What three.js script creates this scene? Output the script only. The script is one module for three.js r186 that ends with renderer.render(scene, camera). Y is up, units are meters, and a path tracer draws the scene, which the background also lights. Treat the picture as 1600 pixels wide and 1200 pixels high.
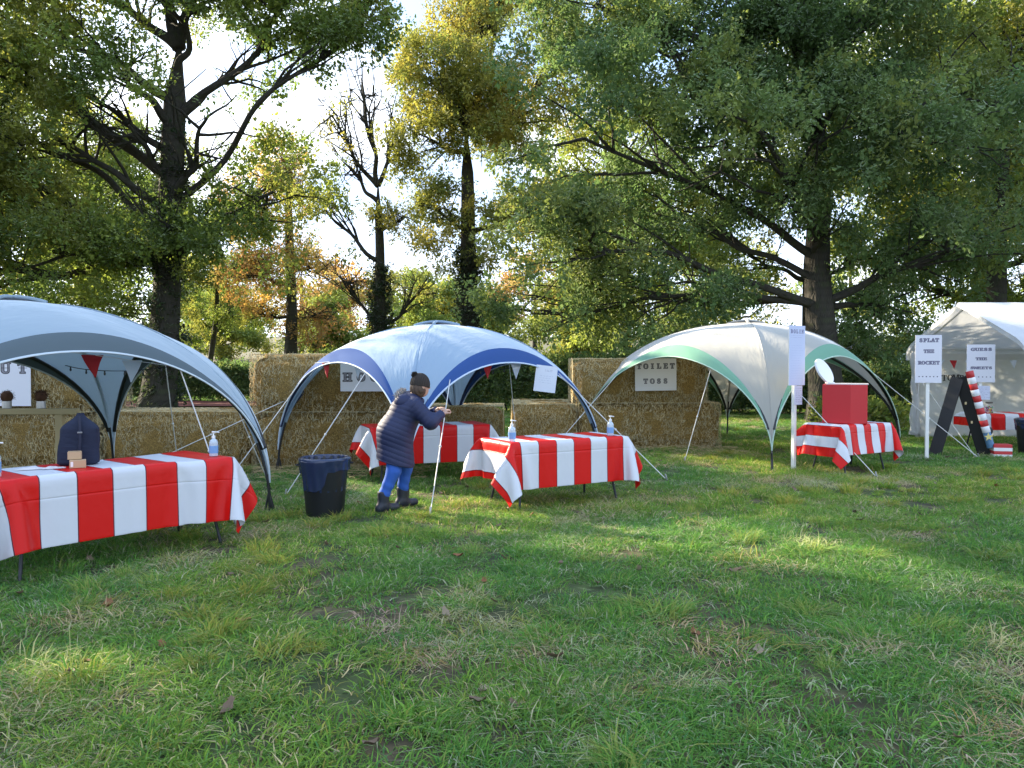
import * as THREE from 'three';
import { mergeGeometries } from 'three/addons/utils/BufferGeometryUtils.js';
import { RoundedBoxGeometry } from 'three/addons/geometries/RoundedBoxGeometry.js';
import { FontLoader } from 'three/addons/loaders/FontLoader.js';
import { TextGeometry } from 'three/addons/geometries/TextGeometry.js';

// ------------------------------------------------------------------ camera, sky, sun, exposure
const scene = new THREE.Scene();
const camera = new THREE.PerspectiveCamera(53.13, 4 / 3, 0.1, 900);
camera.position.set(0, 1.55, 0);
camera.rotation.x = -0.0225;

const SUN_AZ = 54 * Math.PI / 180, SUN_EL = 27 * Math.PI / 180;            // to the left of the view, a little ahead, low autumn sun
const sunDir = new THREE.Vector3(-Math.sin(SUN_AZ) * Math.cos(SUN_EL), Math.sin(SUN_EL), -Math.cos(SUN_AZ) * Math.cos(SUN_EL));
const sun = new THREE.DirectionalLight(new THREE.Color(1, 0.86, 0.64), 5);
sun.position.copy(sunDir).multiplyScalar(120);
sun.castShadow = true;
sun.shadow.mapSize.set(4096, 4096);
Object.assign(sun.shadow.camera, { left: -70, right: 70, top: 70, bottom: -70, near: 1, far: 320 });
scene.add(sun); scene.add(sun.target);

const renderer = new THREE.WebGLRenderer();
renderer.toneMapping = THREE.LinearToneMapping;
renderer.toneMappingExposure = 3.75;
renderer.shadowMap.enabled = true;

function mulberry(a) {
  return () => { a |= 0; a = a + 0x6D2B79F5 | 0; let t = Math.imul(a ^ a >>> 15, 1 | a); t = t + Math.imul(t ^ t >>> 7, 61 | t) ^ t; return ((t ^ t >>> 14) >>> 0) / 4294967296; };
}
const hash3 = (x, y, z) => { let h = Math.imul(x, 374761393) ^ Math.imul(y, 668265263) ^ Math.imul(z, 2147483647 ^ 0x5bd1e995); h = Math.imul(h ^ h >>> 13, 1274126177); return ((h ^ h >>> 16) >>> 0) / 4294967296; };
function noise3(x, y, z, wrap = 0) {                                        // value noise 0..1
  const X = Math.floor(x), Y = Math.floor(y), Z = Math.floor(z), f = (t) => t * t * (3 - 2 * t), u = f(x - X), v = f(y - Y), w = f(z - Z);
  const m = wrap ? (a) => ((a % wrap) + wrap) % wrap : (a) => a, H = (a, b, c) => hash3(m(X + a), m(Y + b), m(Z + c)), L = (a, b, t) => a + (b - a) * t;
  return L(L(L(H(0, 0, 0), H(1, 0, 0), u), L(H(0, 1, 0), H(1, 1, 0), u), v), L(L(H(0, 0, 1), H(1, 0, 1), u), L(H(0, 1, 1), H(1, 1, 1), u), v), w);
}
function fbm(x, y, z, o = 4, wrap = 0) { let s = 0, a = 0.5, n = 0; for (let i = 0; i < o; i++) { s += a * noise3(x, y, z, wrap); n += a; x *= 2; y *= 2; z *= 2; wrap *= 2; a *= 0.5; } return s / n; }
const clamp = (x, a = 0, b = 1) => Math.min(b, Math.max(a, x)), lerp = (a, b, t) => a + (b - a) * t, smooth = (a, b, x) => { const t = clamp((x - a) / (b - a)); return t * t * (3 - 2 * t); };

{ // the sky: pale low air, thin broken cloud, blue above
  const W = 1024, H = 512, data = new Float32Array(W * H * 4);
  for (let j = 0; j < H; j++) {
    const el = ((j + 0.5) / H - 0.5) * Math.PI, cy = Math.cos(el), sy = Math.sin(el);
    for (let i = 0; i < W; i++) {
      const az = ((i + 0.5) / W - 0.5) * 2 * Math.PI, dx = Math.cos(az) * cy, dz = Math.sin(az) * cy;
      const up = Math.max(sy, 0);
      const low = Math.exp(-up * 5.6);
      let r = lerp(0.155, 0.64, low), g = lerp(0.262, 0.70, low), b = lerp(0.455, 0.77, low);
      const q = 2.2 / (up + 0.22), c = fbm(dx * q + 7.3, dz * q + 2.1, up * 1.5, 5);
      const cl = smooth(0.47, 0.68, c) * smooth(0.0, 0.1, sy) * 0.8;
      r = lerp(r, 0.62, cl); g = lerp(g, 0.65, cl); b = lerp(b, 0.70, cl);
      const cosS = dx * sunDir.x + sy * sunDir.y + dz * sunDir.z, glow = Math.pow(Math.max(cosS, 0), 9) * 0.8;
      r += glow; g += glow * 0.97; b += glow * 0.88;
      if (sy < 0) { const d = smooth(0, -0.08, sy); r = lerp(r, 0.12, d); g = lerp(g, 0.14, d); b = lerp(b, 0.08, d); }
      const k = (j * W + i) * 4; data[k] = r; data[k + 1] = g; data[k + 2] = b; data[k + 3] = 1;
    }
  }
  const t = new THREE.DataTexture(data, W, H, THREE.RGBAFormat, THREE.FloatType);
  t.mapping = THREE.EquirectangularReflectionMapping; t.magFilter = THREE.LinearFilter; t.minFilter = THREE.LinearFilter; t.needsUpdate = true;
  scene.background = t; scene.environment = t;
  scene.backgroundIntensity = 1; scene.environmentIntensity = 1;
}

// ------------------------------------------------------------------ helpers
const V = (x, y, z) => new THREE.Vector3(x, y, z);
const taken = {};
function numbered(n) { const k = taken[n] = (taken[n] ?? -1) + 1; return k ? `${n}_${String(k).padStart(3, '0')}` : n; }
function tag(o, label, category, group, kind) { Object.assign(o.userData, { label, category }); if (group) o.userData.group = group; if (kind) o.userData.kind = kind; return o; }
function thing(name, label, category, x = 0, y = 0, z = 0, turn = 0, group) {
  const o = new THREE.Group(); o.name = numbered(name); scene.add(o); o.position.set(x, y, z); o.rotation.y = turn; return tag(o, label, category, group);
}
function clean(g) {                                                          // position, normal, uv, index only
  for (const k of Object.keys(g.attributes)) if (!['position', 'normal', 'uv', 'color'].includes(k)) g.deleteAttribute(k);
  if (!g.attributes.normal) g.computeVertexNormals();
  if (!g.attributes.uv) g.setAttribute('uv', new THREE.BufferAttribute(new Float32Array(g.attributes.position.count * 2), 2));
  if (!g.index) g.setIndex([...Array(g.attributes.position.count).keys()]);
  return g;
}
function obj(name, geos, mat, parent = scene) {
  const list = (Array.isArray(geos) ? geos : [geos]).map(clean);
  const m = new THREE.Mesh(list.length > 1 ? mergeGeometries(list) : list[0], mat);
  m.name = parent === scene ? numbered(name) : name; m.castShadow = m.receiveShadow = true; parent.add(m); return m;
}
function box(w, h, d, x = 0, y = 0, z = 0, bevel = 0.004, rot) {
  const g = bevel ? new RoundedBoxGeometry(w, h, d, 2, Math.min(bevel, w / 2.1, h / 2.1, d / 2.1)) : new THREE.BoxGeometry(w, h, d);
  if (rot) g.applyMatrix4(new THREE.Matrix4().makeRotationFromEuler(new THREE.Euler(...rot)));
  return g.translate(x, y, z);
}
function grid(nu, nv, f, uvf) {                                              // f(u, v) -> [x, y, z], u and v 0..1
  const p = [], uv = [], idx = [];
  for (let j = 0; j <= nv; j++) for (let i = 0; i <= nu; i++) { const u = i / nu, v = j / nv; p.push(...f(u, v)); uv.push(...(uvf ? uvf(u, v) : [u, v])); }
  for (let j = 0; j < nv; j++) for (let i = 0; i < nu; i++) { const a = j * (nu + 1) + i, b = a + 1, c = a + nu + 1, d = c + 1; idx.push(a, b, d, a, d, c); }
  const g = new THREE.BufferGeometry(); g.setAttribute('position', new THREE.Float32BufferAttribute(p, 3)); g.setAttribute('uv', new THREE.Float32BufferAttribute(uv, 2)); g.setIndex(idx); g.computeVertexNormals(); return g;
}
function tube(pts, rad, seg = 8, cap = true, lump) {                              // swept tube through points; rad: number or (t) => r
  const n = pts.length, R = typeof rad === 'function' ? rad : () => rad, pos = [], uv = [], idx = [];
  let nrm = null, run = 0;
  for (let i = 0; i < n; i++) {
    const t = pts[Math.min(i + 1, n - 1)].clone().sub(pts[Math.max(i - 1, 0)]).normalize();
    if (!nrm) { nrm = Math.abs(t.y) < 0.9 ? V(0, 1, 0) : V(1, 0, 0); }
    nrm = nrm.clone().sub(t.clone().multiplyScalar(nrm.dot(t))).normalize();
    const bin = t.clone().cross(nrm);
    if (i) run += pts[i].distanceTo(pts[i - 1]);
    const r = R(i / (n - 1));
    for (let k = 0; k <= seg; k++) { const a = k / seg * Math.PI * 2, q = r * (lump ? lump(k % seg, i, a) : 1), c = Math.cos(a) * q, s = Math.sin(a) * q; pos.push(pts[i].x + nrm.x * c + bin.x * s, pts[i].y + nrm.y * c + bin.y * s, pts[i].z + nrm.z * c + bin.z * s); uv.push(k / seg * Math.max(1, Math.round(r * 6.283)), run); }
  }
  for (let i = 0; i < n - 1; i++) for (let k = 0; k < seg; k++) { const a = i * (seg + 1) + k, b = a + 1, c = a + seg + 1, d = c + 1; idx.push(a, b, d, a, d, c); }
  if (cap) for (const [i, w] of [[0, 1], [n - 1, 0]]) { const c = pos.length / 3; pos.push(pts[i].x, pts[i].y, pts[i].z); uv.push(0, 0); for (let k = 0; k < seg; k++) { const a = i * (seg + 1) + k; w ? idx.push(c, a + 1, a) : idx.push(c, a, a + 1); } }
  const g = new THREE.BufferGeometry(); g.setAttribute('position', new THREE.Float32BufferAttribute(pos, 3)); g.setAttribute('uv', new THREE.Float32BufferAttribute(uv, 2)); g.setIndex(idx); g.computeVertexNormals(); return g;
}
const rod = (a, b, r, seg = 8) => tube([a, b], r, seg);
function lathe(profile, seg = 32) { return new THREE.LatheGeometry(profile.map(([r, y]) => new THREE.Vector2(r, y)), seg); }
function surfaceNets(sdf, lo, hi, cell) {                                    // one continuous skin round a distance field
  const n = [0, 1, 2].map((k) => Math.ceil((hi[k] - lo[k]) / cell) + 1), [nx, ny, nz] = n, F = new Float32Array(nx * ny * nz), at = (i, j, k) => (k * ny + j) * nx + i;
  for (let k = 0; k < nz; k++) for (let j = 0; j < ny; j++) for (let i = 0; i < nx; i++) F[at(i, j, k)] = sdf(lo[0] + i * cell, lo[1] + j * cell, lo[2] + k * cell);
  const id = new Int32Array(F.length).fill(-1), pos = [], nor = [], idx = [], E = [[0, 1], [2, 3], [4, 5], [6, 7], [0, 2], [1, 3], [4, 6], [5, 7], [0, 4], [1, 5], [2, 6], [3, 7]];
  for (let k = 0; k < nz - 1; k++) for (let j = 0; j < ny - 1; j++) for (let i = 0; i < nx - 1; i++) {
    const c = []; let m = 0; for (let q = 0; q < 8; q++) { const v = F[at(i + (q & 1), j + (q >> 1 & 1), k + (q >> 2))]; c.push(v); if (v < 0) m |= 1 << q; }
    if (m === 0 || m === 255) continue;
    let x = 0, y = 0, z = 0, w = 0;
    for (const [a, b] of E) if ((c[a] < 0) !== (c[b] < 0)) { const t = c[a] / (c[a] - c[b]); x += lerp(a & 1, b & 1, t); y += lerp(a >> 1 & 1, b >> 1 & 1, t); z += lerp(a >> 2, b >> 2, t); w++; }
    const X = lo[0] + (i + x / w) * cell, Y = lo[1] + (j + y / w) * cell, Z = lo[2] + (k + z / w) * cell, e = cell * 0.5;
    const g = V(sdf(X + e, Y, Z) - sdf(X - e, Y, Z), sdf(X, Y + e, Z) - sdf(X, Y - e, Z), sdf(X, Y, Z + e) - sdf(X, Y, Z - e)).normalize();
    id[at(i, j, k)] = pos.length / 3; pos.push(X, Y, Z); nor.push(g.x, g.y, g.z);
  }
  const quad = (a, b, c, d, flip) => { if (a < 0 || b < 0 || c < 0 || d < 0) return; flip ? idx.push(a, c, b, a, d, c) : idx.push(a, b, c, a, c, d); };
  for (let k = 1; k < nz - 1; k++) for (let j = 1; j < ny - 1; j++) for (let i = 1; i < nx - 1; i++) {
    const s = F[at(i, j, k)] < 0;
    if (s !== F[at(i + 1, j, k)] < 0) quad(id[at(i, j - 1, k - 1)], id[at(i, j, k - 1)], id[at(i, j, k)], id[at(i, j - 1, k)], !s);
    if (s !== F[at(i, j + 1, k)] < 0) quad(id[at(i - 1, j, k - 1)], id[at(i - 1, j, k)], id[at(i, j, k)], id[at(i, j, k - 1)], !s);
    if (s !== F[at(i, j, k + 1)] < 0) quad(id[at(i - 1, j - 1, k)], id[at(i, j - 1, k)], id[at(i, j, k)], id[at(i - 1, j, k)], !s);
  }
  const g = new THREE.BufferGeometry(); g.setAttribute('position', new THREE.Float32BufferAttribute(pos, 3)); g.setAttribute('normal', new THREE.Float32BufferAttribute(nor, 3)); g.setIndex(idx); return g;
}
const capsule = (x, y, z, a, b, ra, rb) => {                                 // distance to a tapered capsule
  const bx = b[0] - a[0], by = b[1] - a[1], bz = b[2] - a[2], px = x - a[0], py = y - a[1], pz = z - a[2], t = clamp((px * bx + py * by + pz * bz) / (bx * bx + by * by + bz * bz + 1e-9));
  return Math.hypot(px - bx * t, py - by * t, pz - bz * t) - lerp(ra, rb, t);
};
const smin = (a, b, k) => { const h = Math.max(k - Math.abs(a - b), 0) / k; return Math.min(a, b) - h * h * k / 4; };

// ------------------------------------------------------------------ textures and materials
function dataTex(n, f, srgb, repeat = 1) {
  const d = new Uint8Array(n * n * 4);
  for (let j = 0; j < n; j++) for (let i = 0; i < n; i++) { const c = f(i / n, j / n, i, j), k = (j * n + i) * 4; for (let q = 0; q < 3; q++) d[k + q] = clamp(c[q]) * 255; d[k + 3] = 255; }
  const t = new THREE.DataTexture(d, n, n); t.wrapS = t.wrapT = THREE.RepeatWrapping; t.magFilter = THREE.LinearFilter; t.minFilter = THREE.LinearFilter; if (srgb) t.colorSpace = THREE.SRGBColorSpace; t.repeat.set(repeat, repeat); t.needsUpdate = true; return t;
}
function canvasTex(w, h, draw) {
  const c = document.createElement('canvas'); c.width = w; c.height = h; draw(c.getContext('2d'), w, h);
  const t = new THREE.CanvasTexture(c); t.colorSpace = THREE.SRGBColorSpace; return t;
}
const lin = (r, g, b) => new THREE.Color().setRGB(r, g, b);
const std = (c, rough = 0.8, o = {}) => new THREE.MeshStandardMaterial({ color: c, roughness: rough, ...o });
const sheet = (c, through, o = {}) => new THREE.MeshPhysicalMaterial({ color: c, roughness: 1, transmission: through, thickness: 0, side: THREE.DoubleSide, ...o });
const clothBump = dataTex(256, (u, v) => { const a = fbm(u * 5, v * 5, 1.5, 4, 5), b = Math.abs(fbm(u * 4, v * 9, 7.5, 3, 1) - 0.5); return [a * 0.7 + b * 0.6, 0, 0].fill(a * 0.7 + b * 0.6); });
const creaseBump = dataTex(256, (u, v) => { const near = (x, n) => { const t = Math.abs(((x * n) % 1 + 1) % 1 - 0.5) * 2; return Math.pow(t, 40); }, a = fbm(u * 3, v * 8, 2.5, 4, 1), w = Math.pow(1 - Math.abs(2 * fbm(u * 3 + 5, v * 7 + 2, 6.5, 3, 1) - 1), 8); return [0, 0, 0].fill(0.3 + 0.35 * a + 0.25 * w + 0.2 * near(u, 2) - 0.2 * near(v, 4)); });
const barkBump = dataTex(256, (u, v) => { const a = fbm(u * 22, v * 5, 3.1, 4, 1) , r = 1 - Math.abs(2 * noise3(u * 18 + 2 * fbm(u * 4, v * 4, 2, 2), v * 4, 9.2) - 1); return [0, 0, 0].fill(a * 0.5 + r * 0.5); });
const barkMap = dataTex(256, (u, v) => { const a = fbm(u * 22, v * 5, 3.1, 4, 1), m = smooth(0.5, 0.7, fbm(u * 3, v * 3, 5.5, 3)); return [lerp(0.17 + a * 0.26, 0.18 + a * 0.2, m), lerp(0.16 + a * 0.25, 0.20 + a * 0.2, m), lerp(0.14 + a * 0.22, 0.13 + a * 0.13, m)]; }, true);
const bark = std(lin(1, 1, 1), 0.95, { map: barkMap, bumpMap: barkBump, bumpScale: 0.05 });
const leafMat = sheet(lin(1, 1, 1), 0.55, { roughness: 0.95, specularIntensity: 0.35 });

// ------------------------------------------------------------------ ground and grass
const groundY = (x, D) => { const far = Math.max(0, D - 30); return far * far / (far + 12) * 0.05; };
const bumpY = (x, D) => groundY(x, D) + (fbm(x * 0.9 + 31, D * 0.9 + 11, 0.5, 3) - 0.5) * 0.07;
{
  const xs = [], ds = [];
  for (let x = -200; x <= 200.01; x += Math.abs(x) < 16 ? 0.25 : Math.abs(x) < 40 ? 2 : 8) xs.push(x);
  for (let d = -60; d <= 330; d += d < -4 ? 8 : d < 22 ? 0.25 : d < 60 ? 1.5 : 9) ds.push(d);
  const p = [], uv = [], idx = [], n = xs.length;
  for (const d of ds) for (const x of xs) { p.push(x, bumpY(x, d) - 0.012, -d); uv.push(x / 4, d / 4); }
  for (let j = 0; j < ds.length - 1; j++) for (let i = 0; i < n - 1; i++) { const a = j * n + i; idx.push(a, a + 1, a + n + 1, a, a + n + 1, a + n); }
  const g = new THREE.BufferGeometry(); g.setAttribute('position', new THREE.Float32BufferAttribute(p, 3)); g.setAttribute('uv', new THREE.Float32BufferAttribute(uv, 2)); g.setIndex(idx); g.computeVertexNormals();
  const soil = dataTex(512, (u, v) => {
    const a = fbm(u * 6, v * 6, 4.4, 5, 6), b = fbm(u * 40, v * 40, 1.1, 3, 40), c = smooth(0.42, 0.6, a);
    return [lerp(0.24, 0.30, c) * (0.5 + b), lerp(0.28, 0.26, c) * (0.5 + b), lerp(0.14, 0.18, c) * (0.5 + b)];
  }, true);
  const m = obj('ground', g, std(lin(1, 1, 1), 1, { map: soil, bumpMap: soil, bumpScale: 0.03 }));
  tag(m, 'open grass field running back to the trees', 'field', null, 'structure');
}
function patch(rnd, half, count, hLo, hHi, lean, wid, tufts, tints) {          // one clump of grass: blades splay from a few tufts
  const pos = [], col = [], idx = [], heads = [];
  for (let q = 0; q < tufts; q++) heads.push([(rnd() * 2 - 1) * half * (tufts > 1 ? 0.85 : 0), (rnd() * 2 - 1) * half * (tufts > 1 ? 0.85 : 0), rnd() * 6.283, 0.6 + rnd() * 0.8, Math.floor(rnd() * tints.length)]);
  for (let b = 0; b < count; b++) {
    const [tx, tz, comb, tall, hue] = heads[b % tufts], rr = (tufts > 1 ? half * 0.42 : half) * Math.sqrt(rnd()), a = rnd() * 6.283, x = tx + rr * Math.cos(a), z = tz + rr * Math.sin(a);
    const h = lerp(hLo, hHi, rnd() * rnd() * 0.6 + rnd() * 0.4) * tall, az = rnd() < 0.55 ? a + (rnd() - 0.5) * 1.4 : comb + (rnd() - 0.5) * 1.6, ln = lean * (0.25 + rnd()), w = wid * (0.6 + rnd() * 0.7);
    const dx = Math.cos(az), dz = Math.sin(az), tw = rnd() * 3.14, sx = Math.cos(tw) * w / 2, sz = Math.sin(tw) * w / 2, c = tints[rnd() < 0.5 ? hue : Math.floor(rnd() * tints.length)], k = 0.75 + rnd() * 0.5, base = pos.length / 3;
    const pt = (t) => { const q = t * t * ln; return [x + dx * h * q, h * t * (1 - 0.42 * ln * t), z + dz * h * q]; };
    for (const t of [0, 0.5]) { const [p, y, e] = pt(t), s = 1 - t * 0.2; pos.push(p - sx * s, y, e - sz * s, p + sx * s, y, e + sz * s); }
    pos.push(...pt(1));
    for (let q = 0; q < 5; q++) col.push(c[0] * k, c[1] * k, c[2] * k);
    idx.push(base, base + 1, base + 3, base, base + 3, base + 2, base + 2, base + 3, base + 4);
  }
  const g = new THREE.BufferGeometry(); g.setAttribute('position', new THREE.Float32BufferAttribute(pos, 3)); g.setAttribute('color', new THREE.Float32BufferAttribute(col, 3)); g.setIndex(idx); g.computeVertexNormals(); return g;
}
{
  const rnd = mulberry(11), grassMat = sheet(lin(1, 1, 1), 0.35, { vertexColors: true, specularIntensity: 0.3 });
  const green = [0.118, 0.258, 0.036], fresh = [0.205, 0.365, 0.052], olive = [0.295, 0.320, 0.068], straw = [0.50, 0.45, 0.26], blue = [0.098, 0.240, 0.060];
  const lawn = [0, 1, 2, 3, 4, 5].map(() => patch(rnd, 0.28, 300, 0.03, 0.125, 1.35, 0.0068, 7, [green, fresh, green, blue, olive, fresh, straw, green]));
  const tuft = [0, 1, 2].map(() => patch(rnd, 0.10, 130, 0.06, 0.17, 1.35, 0.0068, 1, [green, fresh, fresh, olive, olive]));
  const dead = [0, 1].map(() => patch(rnd, 0.26, 150, 0.06, 0.16, 2.0, 0.0055, 5, [straw, straw, olive, straw]));
  const M = new THREE.Matrix4(), Q = new THREE.Quaternion(), up = V(0, 1, 0);
  const lots = { lawn: lawn.map(() => []), tuft: tuft.map(() => []), dead: dead.map(() => []) };
  const put = (kind, x, D, s, sy, c) => { const l = lots[kind]; l[Math.floor(rnd() * l.length)].push([M.compose(V(x, bumpY(x, D) - 0.012, -D), Q.setFromAxisAngle(up, rnd() * 6.283), V(s, s * sy, s)).clone(), c]); };
  const scatter = (d0, d1, per, f) => { const wide = (D) => 0.7 * D + 2.5; const area = (d1 - d0) * (wide(d0) + wide(d1)); for (let i = 0; i < area * per; i++) { const D = d0 + rnd() * (d1 - d0), w = wide(d1), x = (rnd() * 2 - 1) * w; if (Math.abs(x) < wide(D)) f(x, D); } };
  const tint = (x, D) => { const y = smooth(0.42, 0.66, fbm(x * 0.55 + 3, D * 0.55, 2.2, 3)), k = 0.85 + 0.35 * fbm(x * 2.3, D * 2.3, 8.1, 2); return [k * lerp(0.86, 1.36, y), k * lerp(0.97, 1.14, y), k * lerp(1.05, 0.98, y)]; };
  const worn = (x, D) => fbm(x * 0.8 + 50, D * 0.8 + 9, 6.6, 4);
  for (const [a, b, per] of [[1.2, 5, 22], [5, 9, 18], [9, 15, 13], [15, 24, 7], [24, 40, 3.2]]) {
    scatter(a, b, per, (x, D) => { const w = worn(x, D); if (w > 0.66 && rnd() < (w - 0.66) * 4) return; put('lawn', x, D, D > 15 ? 1.35 : 0.85 + rnd() * 0.4, 0.35 + 0.7 * fbm(x * 1.3, D * 1.3, 3.3, 2) + rnd() * 0.25, tint(x, D)); });
    scatter(a, b, per * 0.48, (x, D) => { if (fbm(x * 1.5 + 7, D * 1.5 + 2, 5, 3) < 0.47) return; put('tuft', x, D, 0.5 + rnd() * 0.8, 0.6 + rnd() * 0.5, tint(x, D)); });
    scatter(a, b, per * 0.44, (x, D) => { if (worn(x, D) < 0.50) return; put('dead', x, D, 0.8 + rnd() * 0.6, 0.5 + rnd() * 0.4, [0.85 + rnd() * 0.4, 0.85 + rnd() * 0.35, 0.8 + rnd() * 0.4]); });
  }
  const words = { lawn: 'short trodden green grass covering the field', tuft: 'taller grass tufts standing out of the lawn', dead: 'pale dry grass lying matted on the lawn' };
  for (const [kind, geos] of [['lawn', lawn], ['tuft', tuft], ['dead', dead]]) {
    const holder = new THREE.Group(); holder.name = { lawn: 'grass', tuft: 'tall_grass', dead: 'dry_grass' }[kind]; scene.add(holder); tag(holder, words[kind], 'grass', null, 'stuff');
    geos.forEach((g, i) => {
      const l = lots[kind][i], im = new THREE.InstancedMesh(clean(g), grassMat, l.length); im.name = 'grass_blades'; im.castShadow = im.receiveShadow = true;
      l.forEach(([m, c], k) => { im.setMatrixAt(k, m); im.setColorAt(k, lin(...c)); }); im.userData.kind = 'stuff'; holder.add(im);
    });
  }
  // fallen oak leaves on the grass
  const lf = grid(4, 2, (u, v) => { const w = (0.5 + 0.5 * Math.sin(u * 3.14)) * (0.028 + 0.008 * Math.cos(u * 14)) * (u > 0.97 ? 0.2 : 1); return [(u - 0.5) * 0.10, 0.012 * Math.cos(u * 5) + 0.016 * (2 * v - 1) ** 2, (v - 0.5) * 2 * w]; });
  const n = 110, im = new THREE.InstancedMesh(clean(lf), std(lin(1, 1, 1), 0.8, { side: THREE.DoubleSide }), n), E = new THREE.Euler();
  for (let i = 0; i < n; i++) { const D = 2.4 + 14 * rnd() ** 1.5, x = (rnd() * 2 - 1) * (0.7 * D + 1); Q.setFromEuler(E.set((rnd() - 0.5) * 0.9, rnd() * 6.28, (rnd() - 0.5) * 0.9)); im.setMatrixAt(i, M.compose(V(x, bumpY(x, D) + 0.018 + rnd() * 0.02, -D), Q, V(1, 1, 1).multiplyScalar(0.45 + rnd() * 0.5))); const k = rnd(); im.setColorAt(i, k < 0.2 ? lin(0.22, 0.09, 0.035) : k < 0.8 ? lin(0.16, 0.105, 0.065) : lin(0.26, 0.2, 0.13)); }
  im.name = 'fallen_leaves'; scene.add(im); tag(im, 'brown oak leaves scattered over the grass', 'fallen leaves', null, 'stuff');
}
{ // reddish strip of track in front of the hedge
  const g = grid(40, 3, (u, v) => { const x = lerp(-24, -9.5, u), D = lerp(27.5, 31.5, v) + u * 1.0; return [x, bumpY(x, D) + 0.09, -D]; }, (u, v) => [u * 9, v * 2]);
  const t = dataTex(128, (u, v) => { const a = fbm(u * 10, v * 24, 2, 3, 2); return [0.32 + a * 0.3, 0.15 + a * 0.16, 0.12 + a * 0.14]; }, true);
  tag(obj('path', g, std(lin(1, 1, 1), 1, { map: t })), 'dull red strip of path in front of the dark hedge', 'path', null, 'structure');
}

// ------------------------------------------------------------------ trees, hedge
const beams = [];                                                          // gaps in the crowns that let sunlight through: [x, y, z, radius]
function leaf(pos, nor, idx, p, dir, side, len, wid, fold) {                   // one lobed leaf folded along its midrib
  const n = dir.clone().cross(side).normalize(), at = (a, b, c) => p.clone().addScaledVector(dir, a).addScaledVector(side, b).addScaledVector(n, c), b = pos.length / 3, f = fold * wid;
  for (const q of [at(0, 0, 0), at(len * 0.42, wid * 0.55, f), at(len * 0.74, wid * 0.40, f * 0.7), at(len, 0, -f * 0.6), at(len * 0.74, -wid * 0.40, f * 0.7), at(len * 0.42, -wid * 0.55, f), at(len * 0.5, 0, 0)]) pos.push(q.x, q.y, q.z);
  idx.push(b, b + 6, b + 1, b + 1, b + 6, b + 2, b + 2, b + 6, b + 3, b + 3, b + 6, b + 4, b + 4, b + 6, b + 5, b + 5, b + 6, b);
}
function spray(rnd, count, rad, len, droop) {                                  // a twig's worth of leaves
  const pos = [], idx = [], dirs = [];
  for (let q = 0; q < 5; q++) dirs.push(V(rnd() - 0.5, (rnd() - 0.4) * 0.8, rnd() - 0.5).normalize());
  for (let i = 0; i < count; i++) {
    const tw = dirs[i % 5], t = 0.15 + 0.85 * rnd(), p = tw.clone().multiplyScalar(rad * t).add(V(rnd() - 0.5, rnd() - 0.5, rnd() - 0.5).multiplyScalar(rad * 0.5));
    const d = tw.clone().multiplyScalar(0.7).add(V(rnd() - 0.5, rnd() - 0.5 - droop, rnd() - 0.5)).normalize(), s = d.clone().cross(V(rnd() - 0.5, 1.2 * (rnd() < 0.8 ? 1 : -1), rnd() - 0.5)).normalize();
    const k = 0.5 + rnd() * 0.9; leaf(pos, null, idx, p, d, s, len * k, len * k * (0.42 + rnd() * 0.26), 0.2 + rnd() * 0.35);
  }
  const g = new THREE.BufferGeometry(); g.setAttribute('position', new THREE.Float32BufferAttribute(pos, 3)); g.setIndex(idx); g.computeVertexNormals(); return clean(g);
}
const rs = mulberry(5);
const oakSpray = [spray(rs, 46, 0.44, 0.108, 0.15), spray(rs, 46, 0.48, 0.105, 0.1)], farSpray = [spray(rs, 26, 1.0, 0.34, 0.1)], hedgeSpray = [spray(rs, 36, 0.3, 0.085, 0)], ivySpray = [spray(rs, 26, 0.3, 0.12, 0.4)];
function crown(parent, name, sprays, places) {                                 // places: [x, y, z, scale, colour] in the parent's frame
  const rnd = mulberry(places.length + 3), M = new THREE.Matrix4(), Q = new THREE.Quaternion(), E = new THREE.Euler();
  sprays.forEach((g, s) => {
    const l = places.filter((_, i) => i % sprays.length === s); if (!l.length) return;
    const im = new THREE.InstancedMesh(g, leafMat, l.length); im.name = name; im.castShadow = im.receiveShadow = true; im.userData.kind = 'stuff';
    l.forEach(([x, y, z, k, c], i) => { Q.setFromEuler(E.set((rnd() - 0.5) * 1.1, rnd() * 6.283, (rnd() - 0.5) * 1.1)); im.setMatrixAt(i, M.compose(V(x, y, z), Q, V(k, k, k))); im.setColorAt(i, lin(...c)); });
    parent.add(im);
  });
}
const wob = (rnd, a, b, n, amt, sag = 0) => {                                  // a crooked path from a to b
  const L = a.distanceTo(b), out = []; const o1 = V(rnd() - 0.5, rnd() - 0.5, rnd() - 0.5), o2 = V(rnd() - 0.5, rnd() - 0.5, rnd() - 0.5), ph = rnd() * 6;
  for (let i = 0; i <= n; i++) { const t = i / n, e = Math.sin(t * Math.PI); out.push(a.clone().lerp(b, t).addScaledVector(o1, L * amt * Math.sin(t * 5.2 + ph) * e).addScaledVector(o2, L * amt * 0.7 * Math.sin(t * 10.5 + ph * 2) * e).add(V(0, sag * L * e, 0))); }
  return out;
};
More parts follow.
